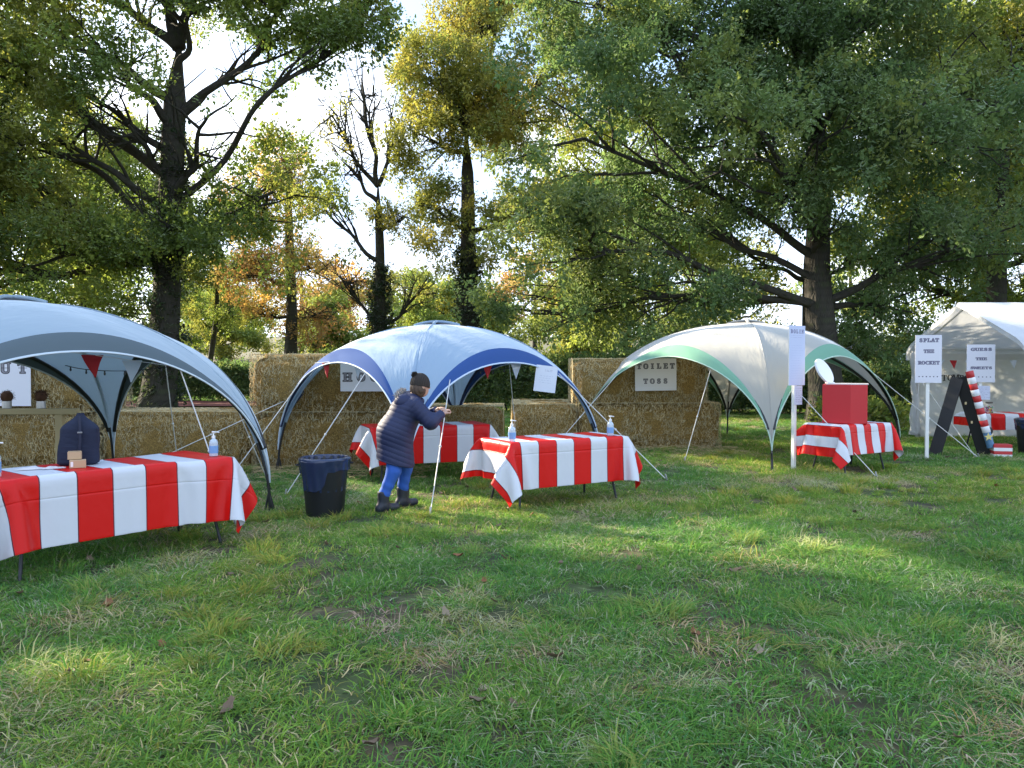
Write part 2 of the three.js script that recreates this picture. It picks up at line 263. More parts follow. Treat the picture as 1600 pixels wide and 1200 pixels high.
const PAL = {
  oak: [[0.152, 0.226, 0.044], [0.201, 0.281, 0.051], [0.262, 0.323, 0.056], [0.311, 0.336, 0.063]],
  deep: [[0.122, 0.205, 0.063], [0.146, 0.234, 0.073], [0.178, 0.259, 0.076], [0.220, 0.275, 0.066]],
  gold: [[0.311, 0.323, 0.061], [0.390, 0.372, 0.068], [0.238, 0.275, 0.056], [0.451, 0.397, 0.078]],
  lime: [[0.238, 0.311, 0.054], [0.311, 0.360, 0.061], [0.183, 0.262, 0.049], [0.378, 0.378, 0.068]],
  rust: [[0.488, 0.281, 0.073], [0.573, 0.366, 0.091], [0.488, 0.390, 0.098], [0.366, 0.220, 0.067]],
};
function tree(o) {                                                           // o: name, label, group, x, D, r, top [x, y, D], blobs [x, y, D, rx, ry, rz, share], n, pal
  const rnd = mulberry(o.seed ?? Math.round(1000 + o.x * 37 + o.D * 11)), gy = groundY(o.x, o.D) - 0.1, g = thing(o.name ?? 'oak_tree', o.label, 'tree', o.x, gy, -o.D, 0, o.group);
  const W = (x, y, D) => V(x - o.x, y - gy, o.D - D), base = V(0, 0, 0), top = W(...o.top);
  const trunk = wob(rnd, base, top, 14, 0.018), seg = o.far ? 7 : 14;
  const lump = (k, i) => 1 + 0.11 * Math.sin(k * 2.3 + i * 0.35 + o.x) + (i < 2 ? 0.12 * Math.sin(k * 1.35 + o.D) : 0);
  obj('trunk', tube(trunk, (t) => o.r * (lerp(1, o.taper ?? 0.5, t) * (1 - 0.75 * smooth(0.86, 1, t)) + 0.45 * Math.exp(-t * 16)), seg, true, lump), bark, g);
  const places = [], noiseK = o.gap ?? 0.5, thr = o.thr ?? 0.43, tips = [];
  let total = 0; for (const b of o.blobs) total += b[6] = b[6] ?? Math.pow(b[3] * b[4] * b[5], 0.62);
  const pal = PAL[o.pal], keep = (x, y, z) => { for (const [bx, by, bz, br] of beams) { const px = x - bx, py = y - by, pz = z - bz, br2 = (br + 0.12 + 0.5 * (o.size ?? 1)) ** 2, t = px * sunDir.x + py * sunDir.y + pz * sunDir.z; if (t > 2.5 && px * px + py * py + pz * pz - t * t < br2) return false; } return true; };
  for (const b of o.blobs) {
    const c = W(b[0], b[1], b[2]), rad = V(b[3], b[4], b[5]);
    const hd = Math.hypot(c.x, c.z), ty = clamp((c.y - hd * (o.rise ?? 0.45)) / top.y, o.fork ?? 0.32, 0.99), a = trunk[Math.round(ty * 14)].clone();
    const r0 = Math.min(o.r * 0.62, (o.limb ?? 0.075) + 0.028 * Math.max(b[3], b[4])), path = wob(rnd, a, c, 15, o.crook ?? 0.11, o.sag ?? -0.05);
    const geos = [tube(path, (t) => r0 * lerp(1, 0.3, t ** 0.8), o.far ? 5 : 8)];
    const kids = o.far ? 3 : o.bare ? 12 : 9;
    for (let k = 0; k < kids; k++) {
      const st = path[clamp(Math.round(lerp(5, 15, rnd())), 5, 15)], dir = V(rnd() - 0.5, (rnd() - 0.42), rnd() - 0.5).normalize(), e = c.clone().add(dir.multiply(rad).multiplyScalar(0.65 + rnd() * 0.35));
      const p2 = wob(rnd, st, e, 6, 0.09, 0.03); geos.push(tube(p2, (t) => r0 * 0.36 * lerp(1, 0.22, t), 5)); tips.push(e);
      for (let q = 0; q < (o.bare ? 5 : o.far ? 0 : 2); q++) { const s2 = p2[2 + Math.floor(rnd() * 4)], e2 = s2.clone().add(V(rnd() - 0.5, rnd() * 0.9 - 0.25, rnd() - 0.5).normalize().multiplyScalar((0.5 + rnd()) * Math.min(b[3], b[4]) * 0.6)); geos.push(tube(wob(rnd, s2, e2, 4, 0.08), (t) => r0 * 0.13 * lerp(1, 0.3, t) + 0.006, 4, false)); tips.push(e2); }
    }
    if (!o.bare && !o.far) for (let q = 6; q < 15; q += 2) tips.push(path[q]);
    obj('limb', geos, bark, g);
    const want = o.n * b[6] / total, per = o.clump ?? 16, size = o.far ? 1.3 : (o.clumpR ?? 0.62);
    for (let made = 0, guard = 0; made < want && guard < want;) {                 // leaves sit in clumps with gaps between them
      guard++;
      const d = V(rnd() * 2 - 1, rnd() * 2 - 1, rnd() * 2 - 1), l = d.length(); if (l > 1 || l < 0.01) continue;
      d.multiplyScalar(Math.pow(l, -0.6));
      const cc = rnd() < 0.34 ? tips[Math.floor(rnd() * tips.length)].clone() : c.clone().add(d.multiply(rad).multiplyScalar(0.8 + rnd() * rnd() * 0.75)).add(V(rnd() - 0.5, rnd() - 0.5, rnd() - 0.5).multiplyScalar(0.8));
      const wx = cc.x + o.x, wy = cc.y + gy, wz = cc.z - o.D;
      if (wy < (o.floor ?? 0.4) + 0.3) continue;
      if (fbm(wx * noiseK + 9, wy * noiseK * 1.25, wz * noiseK, 3) < thr) { made += per * 0.3; continue; }
      const hue = clamp(fbm(wx * 0.45, wy * 0.45, wz * 0.45 + 4, 2) * 2.2 - 0.6 + (rnd() - 0.5) * 0.6, 0, 0.999), tone = 0.85 + rnd() * 0.3, cs = size * (0.7 + rnd() * 0.7);
      for (let q = 0; q < per; q++, made++) {
        const p = cc.clone().add(V(rnd() + rnd() - 1, (rnd() + rnd() - 1) * 0.62, rnd() + rnd() - 1).multiplyScalar(cs));
        if (p.y + gy < (o.floor ?? 0.4) || !keep(p.x + o.x, p.y + gy, p.z - o.D)) continue;
        const col = pal[Math.floor(clamp(hue + (rnd() - 0.5) * 0.35, 0, 0.999) * pal.length)], k = tone * (0.85 + rnd() * 0.3);
        places.push([p.x, p.y, p.z, (o.size ?? 1) * (0.75 + rnd() * 0.5), col.map((v) => v * k)]);
      }
    }
  }
  if (places.length) crown(g, 'crown', o.far ? farSpray : oakSpray, places);
  if (o.ivy) {                                                                // ivy climbing the trunk
    const pl = []; for (let i = 0; i < o.ivy[1]; i++) { const h = rnd() * o.ivy[0], t = clamp(h / top.y, 0, 0.98) * 14, q = trunk[Math.floor(t)].clone().lerp(trunk[Math.min(14, Math.floor(t) + 1)], t % 1), a = rnd() * 6.283, r = o.r * lerp(1, 0.6, t / 14) + 0.02 + rnd() * 0.16; pl.push([q.x + Math.cos(a) * r, q.y, q.z + Math.sin(a) * r, 0.55 + rnd() * 0.5, [0.04, 0.06, 0.025].map((v) => v * (0.8 + rnd() * 0.5))]); }
    crown(g, 'ivy', ivySpray, pl);
  }
  return g;
}
// sunlit spots that the photograph shows: on the lawn, on the green shelter's roof, on the coat, on the middle table's end, on the bales, on the white marquee
for (const [x, y, D, r] of [[1.3, 0, 6.85, 0.1], [1.75, 0, 6.85, 0.2], [2.2, 0, 6.8, 0.1], [3.1, 0, 11.6, 0.1], [4.0, 0, 11.45, 0.0], [-2.1, 0, 3.8, -0.05], [-2.3, 0, 4.4, -0.1],
  [3.2, 2.0, 13.6, 0.7], [4.4, 2.1, 13.2, 0.8], [5.6, 2.0, 13.4, 0.5], [-1.42, 0.8, 8.3, 0.25], [-1.2, 1.2, 8.3, 0.2], [-0.45, 0.65, 8.3, 0.15], [-3.9, 1.75, 11.9, 0.4], [-2.6, 1.8, 12, 0.4], [2, 1.75, 15, 0.5], [10.5, 2.3, 14.2, 0.7], [11.5, 2.2, 14, 0.6], [0.4, 0.9, 14.8, 0.7], [-0.2, 0.1, 14.2, 0.5]]) beams.push([x, y, -D, r]);

tree({ label: 'massive oak with crooked limbs rising behind the grey trimmed shelter', x: -11.1, D: 24, r: 0.46, top: [-10.3, 11.4, 24], taper: 0.62, fork: 0.42, n: 6600, pal: 'oak', clump: 6, clumpR: 0.75, thr: 0.38, gap: 0.6, limb: 0.10, crook: 0.12, rise: 0.75, sag: 0.02, ivy: [9, 260],
  blobs: [[-16.4, 11.6, 23.5, 3.2, 2.2, 3], [-13.4, 13.6, 24, 2.8, 2.0, 3], [-9.8, 14, 24, 2.8, 2, 3], [-6.6, 12.7, 23.5, 2.2, 1.3, 2], [-4.4, 11.7, 23, 1.1, 0.8, 1.2], [-16.6, 7.3, 23, 2.6, 2, 2.6], [-13.3, 8.2, 22.5, 2.1, 1.9, 2], [-9.0, 8.6, 22.5, 1.9, 1.9, 2], [-13.4, 4.9, 22.5, 2.5, 1.5, 2], [-7.4, 7.0, 24, 1.5, 1.9, 1.8], [-17.5, 4.2, 23, 2.4, 1.7, 2.2], [-9.3, 5.6, 23, 1.3, 1.1, 1.2], [-11.5, 10.3, 22, 2, 1.2, 1.6], [-12, 16.4, 24, 4.5, 2.4, 4], [-11.2, 8.6, 22.6, 1.5, 1.3, 0.8], [-10.7, 6.0, 22.7, 1.3, 1.2, 0.7], [-18.3, 9.4, 23.5, 1.8, 1.6, 2], [-14.6, 10.2, 24.4, 1.8, 1.2, 1.6], [-8.6, 10.8, 24, 1.6, 1.1, 1.4], [-14.2, 11.8, 23, 1.9, 1.2, 1.2], [-9.4, 12.2, 23, 1.6, 1.1, 1], [-12.5, 9.5, 22.6, 1.6, 1.0, 0.9], [-15.4, 9.0, 23, 1.6, 1.1, 1.2]] });
tree({ label: 'golden green oak with dark ivied trunk behind the blue trimmed shelter', x: -1.65, D: 32, r: 0.42, top: [-1.9, 11.2, 32], fork: 0.4, n: 2900, pal: 'gold', clump: 7, clumpR: 0.75, thr: 0.38, gap: 0.65, ivy: [6.6, 420],
  blobs: [[-2.9, 14, 32, 2.0, 2.2, 2.4], [-0.6, 15.6, 32, 2.6, 2.2, 2.6], [-3.5, 10.9, 31.5, 1.3, 1.8, 1.6], [-1.6, 11.6, 31, 2, 1.9, 2], [0.9, 12.2, 32, 2.3, 2.6, 2.4], [-3.0, 7.9, 31.5, 1.5, 1.3, 1.5], [1.0, 8.0, 31.5, 2.1, 1.9, 2], [-0.2, 18.2, 32, 3, 2, 3], [3.2, 15, 32, 2, 2.6, 2.2], [-1.7, 5.6, 31.5, 1.1, 0.9, 1]] });
tree({ label: 'great dark spreading oak with low boughs over the green trimmed shelter', x: 8.8, D: 21.5, r: 0.44, top: [8.4, 9.2, 21.5], fork: 0.36, n: 5900, pal: 'deep', clump: 8, clumpR: 0.7, thr: 0.40, gap: 0.7, limb: 0.07, rise: 0.42, sag: 0.03,
  blobs: [[4.6, 9.4, 21, 3.4, 2.2, 3], [8.6, 10.4, 21, 3.6, 2.4, 3.4], [1.9, 7.6, 20.5, 2.4, 1.8, 2.2], [6.2, 7.0, 18.8, 3.2, 1.5, 2.4], [10.2, 7.6, 19.4, 2.8, 1.7, 2.4], [1.6, 4.6, 20, 2.3, 1.5, 2], [3.6, 3.4, 20.3, 2, 1.1, 1.7], [12.0, 4.7, 20.2, 2.2, 1.3, 1.9], [12.4, 8.8, 21, 2.4, 2.2, 2.4], [6.2, 13.2, 21.5, 4.2, 2.3, 3.6], [10.6, 13.6, 21.5, 3.6, 2.2, 3], [0.5, 3.0, 21, 1.5, 1.1, 1.4], [7.6, 5.4, 19.6, 1.5, 0.8, 1.2], [2.2, 11.6, 21.5, 2.2, 1.8, 2.2], [11, 3.2, 22.5, 1.8, 1.2, 1.6], [4.6, 5.9, 21.8, 1.6, 0.9, 1.2]] });
tree({ label: 'lime green tree with pale forked trunk behind the white marquee', x: 15.6, D: 25, r: 0.36, top: [15.9, 9.6, 25], fork: 0.45, n: 2300, pal: 'lime', clump: 7, clumpR: 0.75, thr: 0.40,
  blobs: [[13.2, 10.3, 25, 2, 2.2, 2], [16.2, 11.4, 24.5, 2.6, 2.4, 2.4], [18.5, 8.6, 25, 2.2, 2.2, 2.2], [13.6, 7.4, 25.5, 1.5, 1.5, 1.5], [15.6, 14, 25, 3.2, 2.2, 3], [17.4, 5.6, 24, 1.8, 1.3, 1.6], [15, 6.2, 23.6, 1.5, 1.0, 1.3]] });
tree({ label: 'slim dark tree standing close behind the great dark oak', x: 11.9, D: 31, r: 0.26, top: [12.1, 10, 31], n: 1500, pal: 'lime', clump: 7, clumpR: 0.75, thr: 0.40,
  blobs: [[10.6, 9.6, 31, 2.2, 2, 2], [13.4, 10.6, 31, 2.4, 2.2, 2], [12, 14, 31, 3.2, 2.6, 2.8], [9.6, 6, 31, 1.8, 1.2, 1.6], [15, 6.6, 31, 2, 1.4, 1.8]] });
tree({ name: 'bare_tree', label: 'nearly leafless tree with steep bare boughs against the bright sky', x: -5.75, D: 34, r: 0.36, top: [-5.9, 9.5, 34], taper: 0.35, fork: 0.34, bare: true, rise: 1.1, sag: -0.07, limb: 0.06, n: 130, pal: 'gold', thr: 0.46, clump: 5, clumpR: 0.8, ivy: [6, 300],
  blobs: [[-7.9, 12.6, 34, 1.3, 2.3, 1.2, 0.05], [-6.6, 14.2, 34, 1.1, 2.4, 1.2, 0.05], [-8.7, 9.2, 34, 1.4, 2.0, 1.2, 0.05], [-5.0, 12.2, 34, 0.9, 2.2, 1, 0.2], [-7.2, 10.4, 34, 1.2, 2.0, 1, 0.05], [-4.8, 8.2, 34, 1.1, 1.2, 1, 2], [-3.9, 5.0, 34, 1.3, 0.9, 1, 0.6], [-7.6, 5.6, 34, 1.5, 1.0, 1.2, 0.6]] });
tree({ name: 'autumn_tree', label: 'thin crowned autumn tree with drooping dark branches behind the straw stack', x: -10.95, D: 38, r: 0.34, top: [-11.0, 11, 38], taper: 0.4, fork: 0.28, bare: true, rise: 0.35, limb: 0.06, n: 620, pal: 'rust', thr: 0.42, clumpR: 0.9, clump: 5,
  blobs: [[-13, 6.2, 38, 1.7, 1.3, 1.5, 0.5], [-9.8, 6.4, 38, 1.5, 1.3, 1.5, 0.5], [-9.4, 4.2, 38, 1.6, 0.9, 1.3, 0.3], [-12.8, 9.6, 38, 1.6, 1.8, 1.6, 1], [-10.6, 10, 38, 1.2, 1.6, 1.5, 0.8], [-11.2, 12, 38, 1.4, 1.6, 1.4, 0.8], [-12.6, 4.2, 38, 1.5, 0.8, 1.2, 0.3]] });
tree({ name: 'young_tree', label: 'slender leaning young tree in the gap beside the massive oak', x: -16.6, D: 42, r: 0.17, top: [-16.0, 7, 42], n: 800, pal: 'lime', clump: 7, thr: 0.42,
  blobs: [[-17.6, 6.4, 42, 1.8, 1.4, 1.6], [-14.8, 7.2, 42, 1.8, 1.4, 1.6], [-15.6, 4.4, 42, 1.9, 1.0, 1.6], [-16.2, 9.4, 42, 1.8, 1.5, 1.6]] });
for (const [x, D, h, label] of [[-12.6, 52, 5.6, 'small yellow green tree in the gap between the grey and blue shelters'], [-4.6, 50, 6.2, 'small sunlit tree beside the bare tree trunk'], [-1.0, 56, 5.4, 'small sunlit tree under the golden oak'], [4.6, 48, 4.6, 'small pale tree glimpsed between the two domed shelters'], [-20.5, 54, 6.5, 'small sunlit tree behind the massive oak trunk']])
  tree({ name: 'young_tree', label, x, D, r: 0.1, top: [x + 0.2, groundY(x, D) + h * 0.7, D], n: 520, pal: 'lime', thr: 0.36, size: 1.4, floor: groundY(x, D), group: 'small trees at the edge of the field', blobs: [[x, groundY(x, D) + h * 0.72, D, h * 0.3, h * 0.25, h * 0.3], [x - h * 0.2, groundY(x, D) + h * 0.45, D, h * 0.26, h * 0.2, h * 0.26], [x + h * 0.22, groundY(x, D) + h * 0.42, D, h * 0.26, h * 0.2, h * 0.26]] });
for (const [x, D, h, pal, n, label] of [[-19.5, 35, 14, 'lime', 2000, 'sunlit lime green oak behind the massive oak, nearest the left edge'], [5.2, 36, 14, 'lime', 2000, 'sunlit lime green oak behind the great dark oak'], [19.8, 33, 16, 'lime', 2200, 'tall sunlit lime green oak behind the marquee'], [22, 27, 15, 'oak', 1500, 'tall green oak past the end of the marquee']])
  tree({ label, x, D, r: 0.32, top: [x + 0.3, h * 0.66, D], fork: 0.4, n, size: 1.25, pal, thr: 0.38, clump: 7, clumpR: 0.9, group: 'second row of oaks', blobs: [[x, h * 0.8, D, h * 0.26, h * 0.2, h * 0.22], [x - h * 0.2, h * 0.6, D, h * 0.18, h * 0.15, h * 0.18], [x + h * 0.2, h * 0.58, D, h * 0.18, h * 0.15, h * 0.18], [x, h * 0.46, D - 1, h * 0.24, h * 0.12, h * 0.18], [x - h * 0.14, h * 0.3, D - 1, h * 0.16, h * 0.09, h * 0.14], [x + h * 0.16, h * 0.28, D - 1, h * 0.16, h * 0.09, h * 0.14]] });
// further trees round the field: the sunlit ones beyond it and those to the left that shade the stalls
const farList = [[-46, 84, 12, 'lime', 'yellow green tree far across the field, leftmost of the line'], [-35, 92, 13, 'gold', 'golden tree far across the field left of the massive oak'], [-29.5, 78, 9.5, 'lime', 'low bright green tree across the sunlit field'], [-26, 95, 14, 'rust', 'tall orange autumn tree across the field behind the straw stack'], [-20, 86, 11.5, 'rust', 'rounded rust coloured tree across the field beside the tall orange one'],
  [-14.5, 92, 11, 'gold', 'pale golden tree across the field near the bare tree'], [-9, 80, 9.5, 'lime', 'bright lime coloured tree across the field above the blue shelter'], [-4, 92, 10.5, 'gold', 'golden tree far behind the ivied oak trunk'], [2.5, 84, 11.5, 'rust', 'tawny tree far off between the two domed shelters'], [9.5, 90, 11, 'gold', 'golden tree far off behind the great dark oak'], [17.5, 78, 11, 'lime', 'lime coloured tree far off right of the great dark oak'], [26, 88, 13, 'gold', 'gold tinted tree far off behind the white marquee'], [36, 82, 14, 'lime', 'tall lime coloured tree far off, rightmost of the line']];
for (const [x, D, h, pal, label] of farList) {
  const gy = groundY(x, D), w = h * 0.4; tree({ name: 'field_tree', label, group: 'trees far across the field', x, D, r: 0.3, top: [x, gy + h * 0.72, D], far: true, n: 270, clump: 6, pal, thr: 0.36, gap: 0.3, floor: gy + 0.4,
    blobs: [[x, gy + h * 0.72, D, w * 0.8, h * 0.28, w * 0.8], [x - w * 0.55, gy + h * 0.5, D, w * 0.6, h * 0.24, w * 0.6], [x + w * 0.55, gy + h * 0.48, D - 1, w * 0.6, h * 0.24, w * 0.6], [x, gy + h * 0.26, D - 1.5, w * 0.9, h * 0.2, w * 0.7]] });
}
const shade = [[-17.5, 13.5, 14, 'big oak just outside the view beside the grey trimmed shelter'], [-24.5, 18.5, 17, 'tall oak outside the view behind the beside oak'], [-21, 6, 14, 'oak outside the view level with the striped front table'], [-29, 11, 18, 'tall oak outside the view farthest from the stalls'], [-19.5, 20.5, 15, 'oak outside the view between two taller oaks'], [-19.2, 16.8, 16, 'tall oak outside the view in front of the massive oak']];
for (const [x, D, h, label] of shade) tree({ label, group: 'oaks left of the stalls', x, D, r: 0.5, top: [x, h * 0.66, D], fork: 0.35, n: 2700, size: 1.35, pal: 'oak', thr: 0.37,
  blobs: [[x, h * 0.8, D, h * 0.28, h * 0.2, h * 0.28], [x - h * 0.22, h * 0.58, D + 1, h * 0.2, h * 0.16, h * 0.22], [x + h * 0.2, h * 0.56, D - 1, h * 0.2, h * 0.16, h * 0.22], [x + 1, h * 0.52, D + h * 0.2, h * 0.2, h * 0.15, h * 0.18], [x, h * 0.52, D - h * 0.2, h * 0.2, h * 0.15, h * 0.18], [x, h * 0.34, D, h * 0.26, h * 0.12, h * 0.26]] });
function hedge(label, x0, x1, D, h, n, pal, name = 'hedge') {
  const rnd = mulberry(Math.round(n + x0 * 10 + D)), cx = (x0 + x1) / 2, gy = groundY(cx, D), g = thing(name, label, 'hedge', cx, gy, -D), pl = [];
  const stems = []; for (let i = 0; i < (x1 - x0) * 1.6; i++) { const x = lerp(x0, x1, rnd()) - cx, z = (rnd() - 0.5) * 0.6; stems.push(tube(wob(rnd, V(x, 0, z), V(x + (rnd() - 0.5) * 0.8, h * 0.75, z + (rnd() - 0.5) * 0.5), 4, 0.06), (t) => 0.03 * (1 - t * 0.7), 5, false)); }
  obj('stem', stems, bark, g).userData.kind = 'stuff';
  for (let i = 0; i < n; i++) { const x = lerp(x0, x1, rnd()) - cx, top = h * (0.82 + 0.3 * fbm(x * 0.8 + D, 3, 1, 3)), y = top * (0.06 + 0.94 * Math.pow(rnd(), 0.7)), z = (rnd() - 0.5) * 1.3 * (1.1 - 0.5 * y / h), c = PAL[pal][Math.floor(rnd() * 4)], k = 0.7 + rnd() * 0.5; pl.push([x, y, z, 0.8 + rnd() * 0.8, c.map((v) => v * k)]); }
  crown(g, 'foliage', hedgeSpray, pl);
}
hedge('dark clipped hedge beyond the red path', -22, -7, 33.5, 1.5, 2300, 'deep');
hedge('dark hedge seen through the blue trimmed shelter', -6.6, 5.2, 27, 1.75, 2300, 'deep');
hedge('tall shrubs in deep shade behind the parked vehicles', 5.5, 24, 33, 2.9, 2600, 'deep', 'shrub_hedge');
hedge('scruffy dark undergrowth under the great dark oak', 5.8, 14.5, 25.4, 1.3, 1700, 'deep', 'undergrowth_hedge');
hedge('lit bramble bush between the green shelter and the marquee', 7.6, 9.3, 18.6, 0.55, 130, 'lime', 'bramble_bush');

// ------------------------------------------------------------------ straw bales
const strawMap = canvasTex(512, 512, (c, w, h) => {
  const r = mulberry(3); c.fillStyle = '#84703f'; c.fillRect(0, 0, w, h);
  for (let i = 0; i < 16000; i++) { const x = r() * w, y = r() * h, a = r() * 6.28, l = 6 + r() * 16, k = r(), lum = 0.5 + r() * 0.75; c.strokeStyle = k < 0.12 ? `rgb(${74 * lum | 0},${56 * lum | 0},${30 * lum | 0})` : `rgb(${198 * lum | 0},${168 * lum | 0},${104 * lum | 0})`; c.lineWidth = 0.7 + r() * 1.1; for (const ox of [-w, 0, w]) for (const oy of [-h, 0, h]) { if (x + ox < -40 || x + ox > w + 40 || y + oy < -40 || y + oy > h + 40) continue; c.beginPath(); c.moveTo(x + ox, y + oy); c.lineTo(x + ox + Math.cos(a) * l, y + oy + Math.sin(a) * l); c.stroke(); } }
}); strawMap.wrapS = strawMap.wrapT = THREE.RepeatWrapping;
const strawMat = std(lin(1.0, 0.91, 0.70), 0.95, { map: strawMap, bumpMap: strawMap, bumpScale: 0.02 });
const stalkMat = std(lin(1, 1, 1), 0.7, { side: THREE.DoubleSide });
const stalk = clean(tube([V(-0.5, 0, 0), V(-0.2, 0.03, 0.02), V(0.15, 0.035, -0.02), V(0.5, -0.01, 0.03)], 0.018, 3, false));
function bale(label, x0, x1, y0, D, deep = 1.2, h = 0.86, turn = 0) {
  const w = x1 - x0, rnd = mulberry(Math.round(x0 * 100 + y0 * 77 + D * 9 + 5000)), g = thing('straw_bale', label, 'straw bale', (x0 + x1) / 2, y0, -(D + deep / 2), turn, 'big straw bales stacked behind the shelters');
  const geos = [];
  const face = (u, v, o, wu, wv) => grid(Math.round(wu / 0.06), Math.round(wv / 0.06), (s, t) => {
    const p = o.clone().addScaledVector(u, (s - 0.5) * wu).addScaledVector(v, (t - 0.5) * wv);
    const q = V(p.x / w * 2, (p.y / h - 0.5) * 2, p.z / deep * 2), edge = (a, L) => Math.max(0, Math.abs(a) - (1 - 0.17 / L)) * L;             // soften the edges
    const e = V(edge(q.x, w / 2), edge(q.y, h / 2), edge(q.z, deep / 2)), pull = 0.5 * Math.hypot(e.y * e.x, e.y * e.z, e.x * e.z) ** 0.5;
    const k = (fbm(p.x * 3 + x0 * 5, p.y * 3 + y0, p.z * 3 + D, 4) - 0.5) * 0.10 + (fbm(p.x * 14 + x0, p.y * 14, p.z * 14, 2) - 0.5) * 0.035;
    const cut = 0.014 * Math.cos((p.x + x0) * 9.5) * (Math.abs(q.z) > 0.9 ? 1 : 0.4);
    const n = V(q.x, q.y, q.z).multiplyScalar(1 / Math.max(Math.abs(q.x), Math.abs(q.y), Math.abs(q.z)));
    p.x -= Math.sign(q.x) * pull * (Math.abs(q.x) > 0.8 ? 1 : 0); p.y -= Math.sign(q.y) * pull * (q.y > 0.8 ? 1 : 0); p.z -= Math.sign(q.z) * pull * (Math.abs(q.z) > 0.8 ? 1 : 0);
    const f = (a) => Math.sign(a) * Math.pow(Math.abs(a), 6); return [p.x + f(n.x) * (k + cut), Math.max(0.0, p.y + f(n.y) * k * (q.y > 0 ? 1 : 0)), p.z + f(n.z) * (k + cut)];
  }, (s, t) => [s * wu / 0.55 + x0, t * wv / 0.55 + D]);
  const X = V(1, 0, 0), Y = V(0, 1, 0), Z = V(0, 0, 1), c = V(0, h / 2, 0);
  geos.push(face(X, Y, c.clone().add(V(0, 0, deep / 2)), w, h), face(Y, X, c.clone().add(V(0, 0, -deep / 2)), h, w), face(Z, Y, c.clone().add(V(-w / 2, 0, 0)), deep, h), face(Y, Z, c.clone().add(V(w / 2, 0, 0)), h, deep), face(Z, X, c.clone().add(V(0, h / 2, 0)), deep, w), face(X, Z, c.clone().add(V(0, -h / 2, 0)), w, deep));
  obj('straw_block', geos, strawMat, g);
  const n = Math.round((w * h * 2 + w * deep + deep * h * 2) * 980), im = new THREE.InstancedMesh(stalk, stalkMat, n), M = new THREE.Matrix4(), Q = new THREE.Quaternion(), E = new THREE.Euler();
  const A = [w * h, w * deep, deep * h, deep * h]; const sum = A.reduce((a, b) => a + b);
  for (let i = 0; i < n; i++) {
    let k = rnd() * sum, f = 0; while (k > A[f]) k -= A[f++];
    const a = rnd() - 0.5, b = rnd() - 0.5, flat = (rnd() - 0.5) * 0.5, len = 0.03 + rnd() * rnd() * 0.10; let p;
    if (f === 0) { p = V(a * w, h * (b + 0.5), deep / 2 + 0.012); E.set(0, flat, 1.57 + (rnd() - 0.5) * (rnd() < 0.55 ? 1.3 : 3.1)); }
    else if (f === 1) { p = V(a * w, h + 0.0, b * deep); E.set(0, rnd() * 6.28, flat + 0.1); }
    else { p = V((f === 2 ? -1 : 1) * (w / 2 + 0.008), h * (b + 0.5), a * deep); E.set(rnd() * 0.4, 1.57 + flat, rnd() * 3.14); }
    im.setMatrixAt(i, M.compose(p, Q.setFromEuler(E), V(len, 0.13, 0.13)));
    const t = 0.55 + rnd() * 0.7; im.setColorAt(i, rnd() < 0.35 ? lin(0.52 * t, 0.49 * t, 0.32 * t) : lin(0.68 * t, 0.54 * t, 0.28 * t));
  }
  im.name = 'loose_straw'; im.userData.kind = 'stuff'; im.castShadow = im.receiveShadow = true; g.add(im);
}
bale('lower straw bale behind the wooden coconut rail', -8.78, -6.40, 0, 11.6);
bale('lower straw bale between the grey and blue shelters', -6.34, -3.99, 0, 11.7);
bale('lower straw bale under the hoop poster bale', -3.93, -1.58, 0, 11.6);
bale('upper straw bale carrying the coconut poster', -8.72, -6.34, 0.86, 11.62);
bale('upper straw bale carrying the hoop poster', -3.98, -1.60, 0.86, 11.66, 1.2, 0.88);
bale('single straw bale behind the back striped table', -2.42, -0.16, 0, 13.25);
bale('short lower bale left of the toilet toss stall', 0.0, 1.22, 0, 14.45, 2.3, 0.84);
bale('lower straw bale under the toilet toss poster', 1.28, 3.95, 0, 14.5);
bale('upper straw bale carrying the toilet toss poster', 1.16, 3.70, 0.86, 14.52, 1.2, 0.84);

{ // straw dropped on the grass round the bales
  const rnd = mulberry(91), n = 2600, im = new THREE.InstancedMesh(stalk, stalkMat, n), M = new THREE.Matrix4(), Q = new THREE.Quaternion(), E = new THREE.Euler();
  for (let i = 0; i < n; i++) { const left = rnd() < 0.6, x = left ? lerp(-8.5, -1.2, rnd()) : lerp(-0.4, 4.2, rnd()), D = (left ? 11.55 : 14.4) - rnd() * rnd() * 1.6, len = 0.05 + rnd() * 0.14; im.setMatrixAt(i, M.compose(V(x, bumpY(x, D) + 0.02 + rnd() * 0.05, -D), Q.setFromEuler(E.set(0, rnd() * 6.28, (rnd() - 0.5) * 0.5)), V(len, 0.13, 0.13))); const t = 0.6 + rnd() * 0.6; im.setColorAt(i, lin(0.56 * t, 0.44 * t, 0.22 * t)); }
  im.name = 'scattered_straw'; im.castShadow = im.receiveShadow = true; scene.add(im); tag(im, 'loose straw dropped on the grass before the bales', 'straw', null, 'stuff');
}
